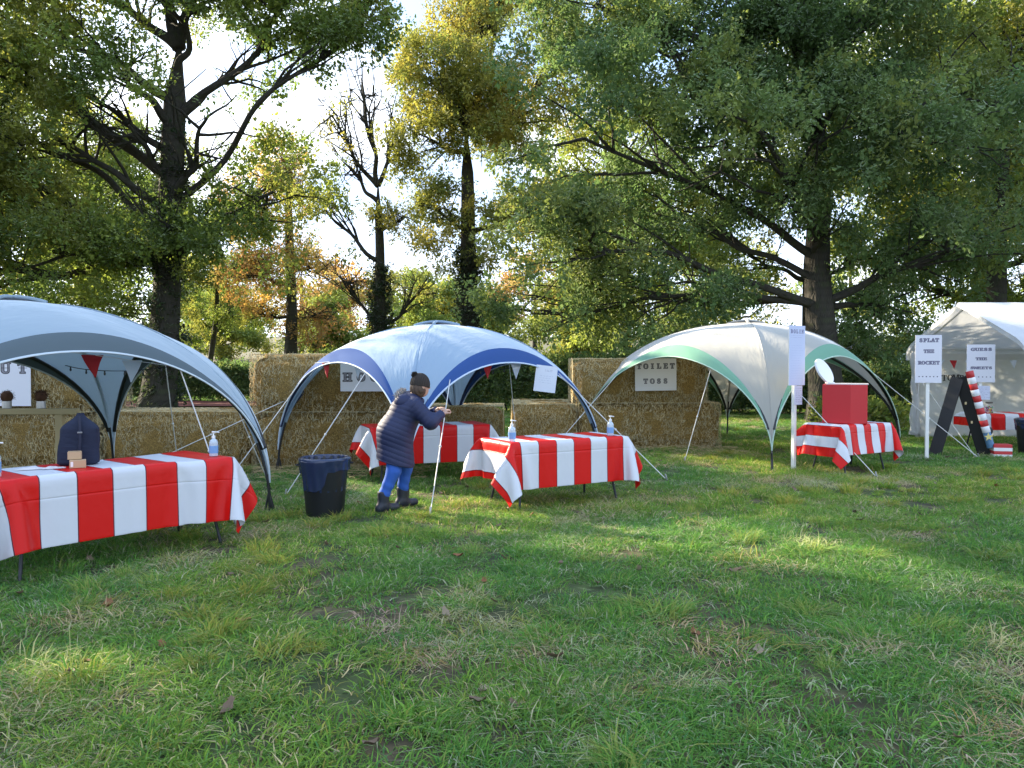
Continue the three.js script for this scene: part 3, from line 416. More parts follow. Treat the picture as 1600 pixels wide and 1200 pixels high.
// ------------------------------------------------------------------ domed event shelters
const blackPole = std(lin(0.012, 0.013, 0.015), 0.45), ropeMat = std(lin(0.66, 0.66, 0.64), 0.8), pegMat = std(lin(0.35, 0.35, 0.36), 0.4, { metalness: 0.8 }), meshMat = std(lin(0.012, 0.014, 0.02), 0.9, { side: THREE.DoubleSide });
const whitePlastic = std(lin(0.78, 0.78, 0.77), 0.45);
function shelter(o) {                                                        // o: x, D centre; d half diagonal; A, B offsets of the corners; H apex; arch height; colours
  const g = thing('event_shelter', o.label, 'event shelter', o.x, 0, -o.D);
  const C = [V(o.B, 0, o.A), V(o.A, 0, -o.B), V(-o.B, 0, -o.A), V(-o.A, 0, o.B)].map((c, i) => (o.move?.[i] ? c.add(V(...o.move[i])) : c));     // front, right, back, left corner
  const H = o.H, P = 2.15, y0 = 0.28, n = o.n ?? 2.05, Y1 = o.arch, k0 = 0.30;
  const edge = (i, t, drop = 0, out = 0) => {
    const a = C[i].clone().multiplyScalar(0.985), b = C[(i + 1) % 4].clone().multiplyScalar(0.985), m = a.clone().lerp(b, (t + 1) / 2), e = 1 - Math.abs(t) ** 2, bow = Math.pow(Math.max(0, 1 - Math.abs(t) ** n), 1 / n);
    return m.multiplyScalar(1 - (0.115 - out) * e).setY(y0 + (Y1 - drop - y0) * bow);
  };
  const spread = (u) => Math.sin((u - 0.5) * Math.PI);                        // closer rows near the legs
  const sector = (i) => grid(56, 18, (u, v) => {
    const E = edge(i, spread(u) * 0.9998), k = Math.pow(1 - Math.pow(E.y / H, P), 1 / P), s0 = k0 / Math.hypot(E.x, E.z), as = Math.asin(k), s = lerp(s0, 1, Math.sin(v * as) / k);
    const y = H * Math.pow(Math.max(0, 1 - Math.pow(s * k, P)), 1 / P), flap = (fbm(E.x * s * 1.6 + i, E.z * s * 1.6, y + o.x, 3) - 0.5) * 0.05 * Math.sin(v * Math.PI) - 0.035 * Math.sin(v * Math.PI) * (1 - spread(u) ** 2);
    return [E.x * s, y + flap, E.z * s];
  }, (u, v) => [u * 4, v * 2]);
  for (let i = 0; i < 4; i++) {
    obj('canopy_panel', sector(i), o.fabric, g);
    obj('arch_trim', grid(56, 3, (u, v) => { const t = spread(u) * 0.9998, a = edge(i, t), b = edge(i, t * 1.0, o.band, 0.085); const p = a.lerp(b, v); return [p.x, p.y + 0.02 * Math.sin(v * 3.14), p.z]; }, (u, v) => [u * 4, v * 0.2]), o.trim, g);
    const lip = []; for (let q = 0; q <= 48; q++) lip.push(edge(i, spread(q / 48) * 0.9998, o.band + 0.005, 0.087)); obj('piping', tube(lip, 0.011, 5), o.piping, g);
    const sm = []; for (let q = 0; q <= 30; q++) { const a = (0.12 + 0.86 * q / 30) * Math.PI / 2, s = Math.sin(a); sm.push(V(C[i].x * s * 0.988, H * Math.pow(Math.max(0, 1 - s ** P), 1 / P) + 0.004, C[i].z * s * 0.988)); } obj('seam', tube(sm, 0.007, 5), o.fabric, g);
    // bent pole down each leg, with a foot
    const c = C[i], pole = []; for (let q = 0; q <= 26; q++) { const a = q / 26 * Math.PI / 2, s = Math.sin(a); const iny = 0.985 - 0.012 * Math.sin(Math.min(1, a / 1.45) * Math.PI); pole.push(V(c.x * s * iny, Math.max(0.0, H * Math.pow(Math.max(0, 1 - s ** P), 1 / P) - 0.045 * (1 - s * s)), c.z * s * iny)); }
    obj('pole_sleeve', tube(pole.slice(0, 22), 0.019, 6), o.fabric, g);
    obj('leg_pole', [tube(pole.slice(21), 0.017, 6), rod(pole[25], V(c.x, 0.0, c.z), 0.02, 6), rod(V(c.x * 0.985, 0.26, c.z * 0.985), V(c.x * 0.965, 0.02, c.z * 0.99), 0.012, 6)], blackPole, g);
    const in1 = []; for (let q = 0; q <= 40; q++) in1.push(edge(i, spread(q / 40) * 0.97, 0.03, -0.02)); obj('arch_sleeve', tube(in1, 0.024, 6), o.sleeve ?? blackPole, g);
  }
  const vent = []; for (let i = 0; i < 4; i++) { const rim = (t) => { const E = edge(i, t), r = k0 / Math.hypot(E.x, E.z), k = Math.pow(1 - Math.pow(E.y / H, P), 1 / P); return V(E.x * r, H * Math.pow(1 - Math.pow(r * k, P), 1 / P), E.z * r); }; vent.push(grid(12, 2, (u, v) => { const p = rim(lerp(-0.985, 0.985, u)); return [p.x * v, p.y + 0.04 * (1 - v * v) - 0.004, p.z * v]; })); }
  obj('vent_mesh', vent, meshMat, g);
  for (const i of [0, 1]) { const a = C[i].clone().normalize().multiplyScalar(k0 + 0.04), s = []; for (let q = 0; q <= 10; q++) { const t = q / 10 * 2 - 1; s.push(V(a.x * t, H + 0.045 * (1 - t * t) - 0.012 * t * t, a.z * t)); } obj('roof_strap', tube(s, 0.022, 6), o.fabric, g); }
  for (const [i, t, px, pD] of o.ropes ?? []) {
    const a = edge(i, t, o.band * 0.5, 0.04), b = V(px - o.x, 0.02, o.D - pD), r = obj('guy_rope', [rod(a, b, 0.0065, 5), new THREE.SphereGeometry(0.016, 8, 6).translate(...a.clone().lerp(b, 0.55).toArray())], ropeMat, g);
    obj('peg', rod(b.clone().add(V(0, 0.06, 0)), b.clone().add(V((a.x - b.x) * -0.03, -0.08, (a.z - b.z) * -0.03)), 0.012, 6), pegMat, r);
  }
  return { g, edge, C };
}
const fabricBump = { bumpMap: clothBump, bumpScale: 0.012 };
const grey = shelter({ label: 'pale blue domed shelter with dark grey trim over the coconut stall', x: -5.13, D: 7.89, A: 2.58, B: 0.30, H: 2.22, arch: 1.86, band: 0.17, fabric: sheet(lin(0.39, 0.50, 0.585), 0.4, fabricBump), trim: sheet(lin(0.095, 0.125, 0.14), 0.05), piping: std(lin(0.55, 0.62, 0.66), 0.7),
  ropes: [[0, 0.5, -2.72, 7.5], [1, 0.1, -4.6, 10.6], [1, -0.6, -3.25, 10.2]] });
const blue = shelter({ label: 'light blue domed shelter with navy trim over the hoop stall', x: -1.11, D: 11.37, A: 2.43, B: -0.115, H: 2.17, arch: 1.80, band: 0.19, fabric: sheet(lin(0.37, 0.51, 0.66), 0.4, fabricBump), trim: sheet(lin(0.025, 0.075, 0.24), 0.06), piping: std(lin(0.5, 0.6, 0.72), 0.7), sleeve: std(lin(0.015, 0.03, 0.09), 0.7),
  ropes: [[3, -0.6, -3.6, 9.45], [3, 0.45, -2.71, 9.2], [0, -0.62, -0.855, 8.02], [0, 0.55, 2.1, 10.5], [1, 0.1, 0.1, 13.1], [2, 0.8, -5.6, 11.35]] });
const green = shelter({ label: 'cream domed shelter with green trim over the toilet toss stall', x: 4.35, D: 14.3, A: 2.93, B: -0.486, H: 2.36, arch: 1.93, band: 0.20, n: 1.82, move: [null, [-0.32, 0, 0.15], null, [-0.1, 0, 0]], fabric: sheet(lin(0.50, 0.485, 0.435), 0.4, fabricBump), trim: sheet(lin(0.17, 0.36, 0.25), 0.15), piping: std(lin(0.42, 0.55, 0.45), 0.7),
  ropes: [[3, 0.45, 2.82, 12.5], [0, -0.72, 5.1, 10.75], [0, 0.6, 7.9, 13.0], [3, -0.62, 0.6, 13.2]] });

// ------------------------------------------------------------------ white gabled marquee
{
  const x0 = 8.8, x1 = 15.5, Df = 13.05, Db = 16.9, Dr = 14.97, yR = 2.80, yE = 1.93, g = thing('marquee', 'white gabled marquee open at its end beside the rocket game', 'marquee', x0, 0, -Dr);
  const pe = sheet(lin(0.64, 0.66, 0.68), 0.35, { bumpMap: clothBump, bumpScale: 0.015 }), wallMat = sheet(lin(0.64, 0.65, 0.64), 0.4, { bumpMap: clothBump, bumpScale: 0.03 }), W = x1 - x0;
  const side = (s) => (u, v) => {                                              // roof slope, eave rounded over
    const run = s > 0 ? Dr - Df : Db - Dr, t = v * 1.1, z = s * Math.min(run + 0.03, run * t * 1.005), y = t < 0.9 ? lerp(yR, yE + 0.12, t / 0.9) : yE + 0.12 - ((t - 0.9) / 0.2) ** 1.3 * 0.36;
    return [lerp(-0.12, W, u), y - 0.02 * Math.sin(u * 22) * Math.sin(v * 3.1), z];
  };
  obj('roof_sheet', grid(30, 22, side(1), (u, v) => [u * 6, v * 2]), pe, g).userData.label = 'front roof sheet';
  obj('roof_sheet', grid(30, 22, side(-1), (u, v) => [u * 6, v * 2]), pe, g);
  for (const s of [1, -1]) obj('gable_edge', grid(22, 2, (v, w) => { const p = side(s)(0, v); return [p[0] + 0.01, p[1] - w * 0.09, p[2]]; }), pe, g);
  obj('wall_sheet', grid(60, 24, (u, v) => [lerp(0.05, W, u), lerp(0.0, yE - 0.1, v), -(Db - Dr) + 0.05 + 0.025 * Math.sin(u * 60) * (1 - v * 0.6) + 0.012 * Math.sin(v * 26)], (u, v) => [u * 3, v * 1]), wallMat, g).userData.label = 'creased white back wall sheet';
  obj('wall_sheet', grid(20, 24, (u, v) => [W - 0.02, lerp(0.0, yE - 0.1, v), lerp(-(Db - Dr) + 0.06, Dr - Df, u) + 0.02 * Math.sin(v * 20)]), wallMat, g);
  obj('tied_curtain', tube(Array.from({ length: 20 }, (_, i) => V(0.02 + 0.02 * Math.sin(i), lerp(0.05, yE - 0.06, i / 19), -(Db - Dr) + 0.1)), (t) => 0.10 - 0.035 * Math.sin(t * 3), 20, true, (k, i) => 1 + 0.22 * Math.sin(k * 2.5 + i * 0.3)), wallMat, g);
  const steel = std(lin(0.62, 0.63, 0.64), 0.4, { metalness: 0.3 });
  for (const x of [0.06, W / 2, W - 0.06]) for (const z of [-(Db - Dr) + 0.14, Dr - Df - 0.06]) if (!(x > 1 && x < W - 1 && z > 0)) obj('post', rod(V(x, 0, z), V(x, yE, z), 0.022, 10), steel, g);
  for (const x of [0.06, W / 2, W - 0.06]) for (const s of [-1, 1]) obj('rafter', rod(V(x, yE + 0.02, s > 0 ? Dr - Df - 0.06 : -(Db - Dr) + 0.14), V(x, yR - 0.06, 0), 0.02, 8), steel, g);
  obj('ridge_pole', rod(V(0.06, yR - 0.06, 0), V(W - 0.06, yR - 0.06, 0), 0.022, 8), steel, g);
  for (const z of [-(Db - Dr) + 0.14, Dr - Df - 0.06]) obj('eave_pole', rod(V(0.06, yE, z), V(W - 0.06, yE, z), 0.02, 8), steel, g);
  const r = obj('guy_rope', rod(V(0, yE - 0.4, -(Db - Dr)), V(-0.9, 0.02, 1.9), 0.006, 5), ropeMat, g); obj('peg', rod(V(-0.9, 0.06, 1.9), V(-0.9, -0.06, 1.9), 0.012, 6), pegMat, r);
}

// ------------------------------------------------------------------ trestle tables under striped cloths
const stripe = (() => { const n = 512, d = new Uint8Array(n * 4 * 4); for (let j = 0; j < 4; j++) for (let i = 0; i < n; i++) { const u = i / n, k = (j * n + i) * 4, line = (u > 0.488 && u < 0.503) || u > 0.988 || u < 0.003; const c = line ? [96, 40, 52] : u < 0.495 ? [206, 20, 15] : [204, 206, 212]; d.set([...c, 255], k); } const t = new THREE.DataTexture(d, n, 4); t.wrapS = t.wrapT = THREE.RepeatWrapping; t.magFilter = t.minFilter = THREE.LinearFilter; t.colorSpace = THREE.SRGBColorSpace; t.needsUpdate = true; return t; })();
const vinyl = new THREE.MeshPhysicalMaterial({ color: 0xffffff, map: stripe, roughness: 0.42, specularIntensity: 0.5, side: THREE.DoubleSide, bumpMap: creaseBump, bumpScale: 0.02 });
const vinylThin = vinyl;
function drape(L, W, H, cl, cw, ox, oz, shift, pitch, wind = 0, seed = 1, lift) {   // cloth let fall over a table top; returns a geometry in the table's frame
  const s = 0.036, nx = Math.round(cl / s), nz = Math.round(cw / s), N = (nx + 1) * (nz + 1), p = new Float32Array(N * 3), q = new Float32Array(N * 3), rnd = mulberry(seed), id = (i, j) => j * (nx + 1) + i;
  for (let j = 0; j <= nz; j++) for (let i = 0; i <= nx; i++) { const k = id(i, j) * 3; p[k] = (i / nx - 0.5) * cl + ox; p[k + 1] = H + 0.012 + rnd() * 0.004; p[k + 2] = (j / nz - 0.5) * cw + oz; }
  q.set(p);
  const con = [], add = (a, b, w) => con.push([a * 3, b * 3, Math.hypot(p[a * 3] - p[b * 3], p[a * 3 + 2] - p[b * 3 + 2]), w]);
  for (let j = 0; j <= nz; j++) for (let i = 0; i <= nx; i++) { if (i < nx) add(id(i, j), id(i + 1, j), 1); if (j < nz) add(id(i, j), id(i, j + 1), 1); if (i < nx && j < nz) { add(id(i, j), id(i + 1, j + 1), 0.6); add(id(i + 1, j), id(i, j + 1), 0.6); } if (i < nx - 1) add(id(i, j), id(i + 2, j), 0.12); if (j < nz - 1) add(id(i, j), id(i, j + 2), 0.12); }
  const hl = L / 2 + 0.016, hw = W / 2 + 0.016;
  for (let step = 0; step < 240; step++) {
    for (let k = 0; k < N * 3; k += 3) {
      const vx = (p[k] - q[k]) * 0.965, vy = (p[k + 1] - q[k + 1]) * 0.965, vz = (p[k + 2] - q[k + 2]) * 0.965; q[k] = p[k]; q[k + 1] = p[k + 1]; q[k + 2] = p[k + 2];
      const gust = wind * (1) * (p[k + 1] < H - 0.05 ? 1 : 0) * 0.00013;
      p[k] += vx - gust; p[k + 1] += vy - 0.0006; p[k + 2] += vz + gust * 0.7;
    }
    for (let it = 0; it < 13; it++) {
      for (const [a, b, d, w] of con) { const x = p[b] - p[a], y = p[b + 1] - p[a + 1], z = p[b + 2] - p[a + 2], l = Math.sqrt(x * x + y * y + z * z) + 1e-9, m = (l - d) / l * 0.5 * w; p[a] += x * m; p[a + 1] += y * m; p[a + 2] += z * m; p[b] -= x * m; p[b + 1] -= y * m; p[b + 2] -= z * m; }
      for (let k = 0; k < N * 3; k += 3) {
        const ax = Math.abs(p[k]), az = Math.abs(p[k + 2]);
        if (ax < hl && az < hw && p[k + 1] < H + 0.008) { const up = H + 0.008 - p[k + 1], sx = hl - ax, sz = hw - az; if (up < sx + 0.02 && up < sz + 0.02) { p[k + 1] = H + 0.008; q[k] = lerp(q[k], p[k], 0.8); q[k + 2] = lerp(q[k + 2], p[k + 2], 0.8); } else if (sx < sz) p[k] = Math.sign(p[k]) * hl; else p[k + 2] = Math.sign(p[k + 2]) * hw; }
        if (p[k + 1] < 0.05) p[k + 1] = 0.05;
      }
    }
  }
  const uv = [], idx = [];
  for (let j = 0; j <= nz; j++) for (let i = 0; i <= nx; i++) uv.push((i / nx * cl + shift) / (2 * pitch), j / nz);
  for (let j = 0; j < nz; j++) for (let i = 0; i < nx; i++) { const a = id(i, j), b = a + 1, c = a + nx + 1, d = c + 1; idx.push(a, c, d, a, d, b); }
  const g = new THREE.BufferGeometry(); g.setAttribute('position', new THREE.BufferAttribute(p, 3)); g.setAttribute('uv', new THREE.Float32BufferAttribute(uv, 2)); g.setIndex(idx); g.computeVertexNormals(); return g;
}
const tableTop = std(lin(0.62, 0.62, 0.60), 0.5), legMetal = std(lin(0.03, 0.034, 0.042), 0.4, { metalness: 0.4 });
function table(o) {                                                          // o: FL corner [x, D], direction of the front edge, L, W, H
  const [ux, uD] = o.u, fx = o.at[0], fD = o.at[1], cx = fx + ux * o.L / 2 - uD * o.W / 2, cD = fD + uD * o.L / 2 + ux * o.W / 2, turn = Math.atan2(uD, ux), { L, W, H } = o;
  const g = thing('folding_table', o.label, 'table', cx, 0, -cD, turn, 'folding tables of the stalls');
  obj('table_top', box(L, 0.04, W, 0, H - 0.024, 0, 0.018), tableTop, g);
  for (const s of [-1, 1]) for (const z of [-1, 1]) obj('leg', tube([V(s * (L / 2 - 0.22), H - 0.04, z * (W / 2 - 0.12)), V(s * (L / 2 - 0.16), 0.3, z * (W / 2 - 0.1)), V(s * (L / 2 - 0.12), 0, z * (W / 2 - 0.04))], 0.014, 8), legMetal, g);
  for (const s of [-1, 1]) obj('stretcher', rod(V(s * (L / 2 - 0.17), 0.32, -W / 2 + 0.1), V(s * (L / 2 - 0.17), 0.32, W / 2 - 0.1), 0.011, 8), legMetal, g);
  const c = obj('tablecloth', drape(L, W, H, o.cl, o.cw, o.ox ?? 0, o.oz ?? 0, o.shift ?? 0, o.pitch, o.wind ?? 0, o.seed, o.lift), vinyl);
  c.position.set(cx, 0, -cD); c.rotation.y = turn; tag(c, o.cloth, 'tablecloth', 'red and white striped tablecloths');
  return { top: (a, b) => { const lx = (a - 0.5) * L, lz = (0.5 - b) * W, cs = Math.cos(turn), sn = Math.sin(turn); return V(cx + lx * cs + lz * sn, H + 0.010, -cD - lx * sn + lz * cs); }, turn };
}
// a: 0..1 along the front edge, b: 0 front .. 1 back
const tFront = table({ label: 'folding table nearest the camera at the left edge', cloth: 'striped cloth on the nearest table at the left edge', at: [-3.56, 5.34], u: [0.6, 0.8], L: 1.83, W: 0.76, H: 0.74, cl: 2.62, cw: 1.42, ox: 0.0, oz: 0.16, pitch: 0.262, shift: 0.15, seed: 4, wind: 0.2 });
const tMid = table({ label: 'folding table in front of the blue trimmed shelter', cloth: 'striped cloth on the middle table with two sanitiser bottles', at: [0.0, 8.12], u: [0.86, 0.51], L: 1.56, W: 0.72, H: 0.73, cl: 2.36, cw: 1.5, ox: -0.03, oz: 0.10, pitch: 0.232, shift: 0.16, seed: 9, wind: 0.1 });
const tBack = table({ label: 'folding table inside the blue trimmed shelter behind the person', cloth: 'striped cloth on the table behind the person in navy', at: [-1.85, 10.15], u: [0.93, 0.37], L: 1.66, W: 0.72, H: 0.73, cl: 2.4, cw: 1.46, ox: 0, oz: 0.1, pitch: 0.24, shift: 0.13, seed: 21 });
const tRed = table({ label: 'small folding table under the red box', cloth: 'wind blown striped cloth under the red box', at: [4.74, 11.0], u: [0.88, 0.47], L: 1.10, W: 0.66, H: 0.70, cl: 1.92, cw: 1.26, ox: -0.05, oz: 0.07, pitch: 0.155, shift: 0.02, seed: 33, wind: 0.7 });
const tTent = table({ label: 'folding table inside the white marquee', cloth: 'striped cloth on the table inside the marquee', at: [8.75, 14.3], u: [1, 0], L: 1.7, W: 0.7, H: 0.66, cl: 2.2, cw: 1.1, ox: 0, oz: 0.1, pitch: 0.26, shift: 0.1, seed: 40 });

// ------------------------------------------------------------------ person in a long navy quilted coat, leaning forward to handle the tent rope
{
  const g = thing('person', 'person in long navy quilted coat and blue jeans leaning forward', 'person', -1.31, 0, -8.3);
  const F = V(0.82, 0, -0.57), R = V(0.57, 0, 0.82), hx = 0.30, hy = 1.345, hz = -0.13;
  const J = { aR: [-0.06, 0.09, 0.15], kR: [0.05, 0.44, 0.13], pR: [0.03, 0.80, 0.085], aL: [0.10, 0.09, -0.15], kL: [0.14, 0.44, -0.11], pL: [0.03, 0.81, -0.085], pel: [0.03, 0.84, 0], che: [0.155, 1.08, -0.055], nek: [0.235, 1.215, -0.10], hed: [hx, hy, hz], sR: [0.265, 1.13, 0.055], eR: [0.44, 0.955, 0.09], wR: [0.545, 1.035, -0.015], sL: [0.10, 1.14, -0.20], eL: [0.33, 0.98, -0.26], wL: [0.475, 1.065, -0.13] };
  const handPts = (w, e) => {                                                 // palm and five fingers curled towards the rope
    const d = V(w[0] - e[0], w[1] - e[1], w[2] - e[2]).normalize(), side = d.clone().cross(V(0, 1, 0)).normalize(), up = side.clone().cross(d).normalize(), at = (a, b, c) => { const p = V(...w).addScaledVector(d, a).addScaledVector(side, b).addScaledVector(up, c); return [p.x, p.y, p.z]; }, out = [];
    for (const s of [-0.024, -0.008, 0.008, 0.024]) out.push([at(0.02, s, 0), at(0.075, s, 0.004), 0.0125, 0.0115]);
    [0.05, 0.058, 0.055, 0.042].forEach((l, k) => { const s = -0.027 + k * 0.018; out.push([at(0.078, s, 0.004), at(0.078 + l * 0.55, s, -0.010), 0.0088, 0.0082], [at(0.078 + l * 0.55, s, -0.010), at(0.078 + l * 0.62, s, -0.034), 0.0082, 0.0072], [at(0.078 + l * 0.62, s, -0.034), at(0.078 + l * 0.25, s, -0.043), 0.0072, 0.0066]); });
    out.push([at(0.025, 0.026, -0.004), at(0.058, 0.046, -0.016), 0.0115, 0.0098], [at(0.058, 0.046, -0.016), at(0.085, 0.040, -0.034), 0.0095, 0.008]);
    return out;
  };
  const hands = [...handPts(J.wR, J.eR), ...handPts(J.wL, J.eL)];
  const arm = (x, y, z) => Math.min(smin(capsule(x, y, z, J.sR, J.eR, 0.05, 0.042), capsule(x, y, z, J.eR, J.wR, 0.042, 0.027), 0.03), smin(capsule(x, y, z, J.sL, J.eL, 0.05, 0.042), capsule(x, y, z, J.eL, J.wL, 0.042, 0.027), 0.03));
  const body = (x, y, z) => { let d = smin(capsule(x, y, z, J.pel, J.che, 0.13, 0.13), capsule(x, y, z, J.che, J.nek, 0.12, 0.055), 0.06); d = smin(d, capsule(x, y, z, J.nek, J.hed, 0.05, 0.055), 0.03); d = smin(d, capsule(x, y, z, J.sR, J.sL, 0.06, 0.06), 0.06); for (const s of ['R', 'L']) d = smin(d, smin(capsule(x, y, z, J['p' + s], J['k' + s], 0.075, 0.05), capsule(x, y, z, J['k' + s], J['a' + s], 0.05, 0.035), 0.03), 0.05); return smin(d, arm(x, y, z), 0.04); };
  const headLocal = (x, y, z) => { const px = x - hx, py = y - hy, pz = z - hz; return [px * F.x + pz * F.z, py, px * R.x + pz * R.z]; };
  const head = (x, y, z) => {
    const [f, u, r] = headLocal(x, y, z); let d = (Math.hypot(f / 0.098, u / 0.118, r / 0.078) - 1) * 0.08;
    d = smin(d, (Math.hypot((f - 0.03) / 0.062, (u + 0.07) / 0.055, r / 0.05) - 1) * 0.05, 0.03);                                           // jaw
    d = smin(d, capsule(f, u, r, [0.092, 0.012, 0], [0.112, -0.028, 0], 0.008, 0.014), 0.014);                                                // nose
    for (const s of [-1, 1]) { d = smin(d, (Math.hypot((f + 0.005) / 0.024, (u + 0.012) / 0.032, (r - s * 0.08) / 0.012) - 1) * 0.012, 0.01); d = Math.max(d, -(Math.hypot(f - 0.100, u - 0.008, r - s * 0.032) - 0.014)); d = Math.min(d, Math.hypot(f - 0.088, u - 0.008, r - s * 0.032) - 0.0115); }   // ears, eye sockets, eyes
    d = smin(d, capsule(f, u, r, [0.088, -0.058, -0.022], [0.088, -0.058, 0.022], 0.007, 0.007), 0.008);                                       // lips
    return smin(d, capsule(x, y, z, J.nek, [hx - 0.01, hy - 0.05, hz], 0.05, 0.05), 0.03);
  };
  const handSdf = (x, y, z) => { let d = 1; for (const [a, b, ra, rb] of hands) d = smin(d, capsule(x, y, z, a, b, ra, rb), 0.006); return smin(d, arm(x, y, z), 0.012); };
  const skin = std(lin(0.50, 0.30, 0.22), 0.55);
  const hb = (w) => [[w[0] - 0.06, w[1] - 0.1, w[2] - 0.14], [w[0] + 0.16, w[1] + 0.14, w[2] + 0.1]];
  obj('body', [surfaceNets(body, [-0.2, 0.02, -0.42], [0.62, 1.3, 0.32], 0.012), surfaceNets(head, [hx - 0.15, hy - 0.16, hz - 0.15], [hx + 0.15, hy + 0.14, hz + 0.15], 0.005), surfaceNets(handSdf, ...hb(J.wR), 0.004), surfaceNets(handSdf, ...hb(J.wL), 0.004)], skin, g);
  // coat: quilted bands run round the trunk and the sleeves
  const ax = V(0.13, 0.34, -0.05).normalize(), quilt = (t, n = 0.052) => 0.0042 * Math.pow(Math.abs(Math.sin(t / n * Math.PI / 1)), 0.55);
  const coat = (x, y, z) => {
    const px = x - 0.03, pz = z, along = px * ax.x + (y - 0.5) * ax.y + pz * ax.z, zz = z * 0.92;
    let d = smin(capsule(x, y, zz, [0.045, 0.50, 0], [0.045, 0.84, 0], 0.205, 0.180), capsule(x, y, zz, [0.045, 0.84, 0], [0.165, 1.07, -0.05], 0.180, 0.168), 0.08);
    d = smin(d, capsule(x, y, zz, [0.165, 1.07, -0.05], [0.215, 1.16, -0.08], 0.16, 0.10), 0.06);
    d -= quilt(along);
    let a = smin(capsule(x, y, z, J.sR, J.eR, 0.088, 0.075), capsule(x, y, z, J.eR, J.wR, 0.072, 0.050), 0.04); const tr = (x - J.sR[0]) * 0.7 - (y - J.sR[1]) * 0.7; a -= quilt(tr) * 0.8;
    let b = smin(capsule(x, y, z, J.sL, J.eL, 0.088, 0.075), capsule(x, y, z, J.eL, J.wL, 0.072, 0.050), 0.04);
    for (const [w, e] of [[J.wR, J.eR], [J.wL, J.eL]]) { const n = V(w[0] - e[0], w[1] - e[1], w[2] - e[2]).normalize(), k = (x - w[0]) * n.x + (y - w[1]) * n.y + (z - w[2]) * n.z - 0.012; if (w === J.wR) a = Math.max(a, k); else b = Math.max(b, k); }
    d = smin(d, Math.min(a, b), 0.05);
    const hem = (y - 0.515) * 0.96 + (x - 0.03) * 0.25; d = Math.max(d, -hem);
    return Math.max(d, -(Math.max(capsule(x, y, zz, [0.045, 0.42, 0], [0.045, 0.72, 0], 0.18, 0.14), -1)));
  };
  const navy = std(lin(0.009, 0.015, 0.060), 0.62, { bumpMap: clothBump, bumpScale: 0.004 });
  const ct = obj('coat', surfaceNets(coat, [-0.27, 0.40, -0.38], [0.64, 1.30, 0.32], 0.0095), navy, g);
  const hood = (x, y, z) => { const a = capsule(x, y, z, [0.13, 1.165, 0.035], [0.18, 1.20, -0.20], 0.085, 0.085), b = capsule(x, y, z, [0.13, 1.165, 0.03], [0.27, 1.17, 0.015], 0.07, 0.05); return smin(smin(a, b, 0.04), capsule(x, y, z, [0.18, 1.2, -0.2], [0.30, 1.17, -0.16], 0.07, 0.045), 0.04); };
  obj('hood', surfaceNets(hood, [-0.02, 1.0, -0.36], [0.42, 1.36, 0.16], 0.01), navy, ct);
  const fr = mulberry(8), fur = []; for (let i = 0; i < 320; i++) { const t = fr(), a = V(0.085, 1.22, 0.05).lerp(V(0.12, 1.27, -0.2), t).add(V((fr() - 0.5) * 0.06, (fr() - 0.5) * 0.07, (fr() - 0.5) * 0.05)), d = V(-0.4 + (fr() - 0.5), 0.4 + (fr() - 0.5), fr() - 0.5).normalize(); fur.push(tube([a, a.clone().addScaledVector(d, 0.03), a.clone().addScaledVector(d, 0.05).add(V(0, -0.012, 0))], (q) => 0.0045 * (1.1 - q), 3, false)); }
  obj('fur_trim', fur, std(lin(0.30, 0.28, 0.27), 0.9), ct);
  const jean = (x, y, z) => { let d = 9; for (const s of ['R', 'L']) d = Math.min(d, smin(capsule(x, y, z, J['p' + s], J['k' + s], 0.098, 0.073), capsule(x, y, z, J['k' + s], [J['a' + s][0], 0.17, J['a' + s][2]], 0.073, 0.058), 0.04)); d += 0.004 * Math.sin(y * 60 + x * 30) * smooth(0.45, 0.2, y); return Math.max(d, 0.16 - y); };
  obj('jeans', surfaceNets(jean, [-0.2, 0.1, -0.32], [0.32, 0.95, 0.3], 0.01), std(lin(0.024, 0.10, 0.42), 0.8, { bumpMap: clothBump, bumpScale: 0.006 }), g);
  for (const s of ['R', 'L']) {
    const a = J['a' + s], toe = [a[0] + F.x * 0.15, 0.045, a[2] + F.z * 0.15], heel = [a[0] - F.x * 0.045, 0.042, a[2] - F.z * 0.045];
    const boot = (x, y, z) => Math.max(smin(capsule(x, y, z, [a[0], 0.20, a[2]], [a[0], 0.09, a[2]], 0.064, 0.058), capsule(x, y, z, heel, toe, 0.048, 0.042), 0.05), 0.006 - y, y - 0.225);
    const b = obj('boot', surfaceNets(boot, [a[0] - 0.16, -0.01, a[2] - 0.22], [a[0] + 0.25, 0.26, a[2] + 0.16], 0.009), std(lin(0.018, 0.022, 0.035), 0.5), g);
  }
  const hat = (x, y, z) => { const [f, u, r] = headLocal(x, y, z), d = (Math.hypot(f / 0.112, (u - 0.01) / 0.128, r / 0.098) - 1) * 0.1 - 0.003 * Math.sin(Math.atan2(r, f) * 26); return Math.max(d, -(u + 0.012 + f * 0.18 - 0.0)); };
  const beanie = obj('beanie', surfaceNets(hat, [hx - 0.16, hy - 0.1, hz - 0.16], [hx + 0.16, hy + 0.17, hz + 0.16], 0.006), std(lin(0.035, 0.028, 0.024), 0.95), g);
  const pom = []; for (let i = 0; i < 420; i++) { const d = V(fr() - 0.5, fr() - 0.5, fr() - 0.5).normalize(), c = V(hx - 0.055, hy + 0.118, hz + 0.03); pom.push(tube([c.clone().addScaledVector(d, 0.012), c.clone().addScaledVector(d, 0.030 + fr() * 0.014)], (q) => 0.006 * (1.15 - q), 3, false)); }
  obj('bobble', pom, std(lin(0.045, 0.036, 0.03), 0.95), beanie);
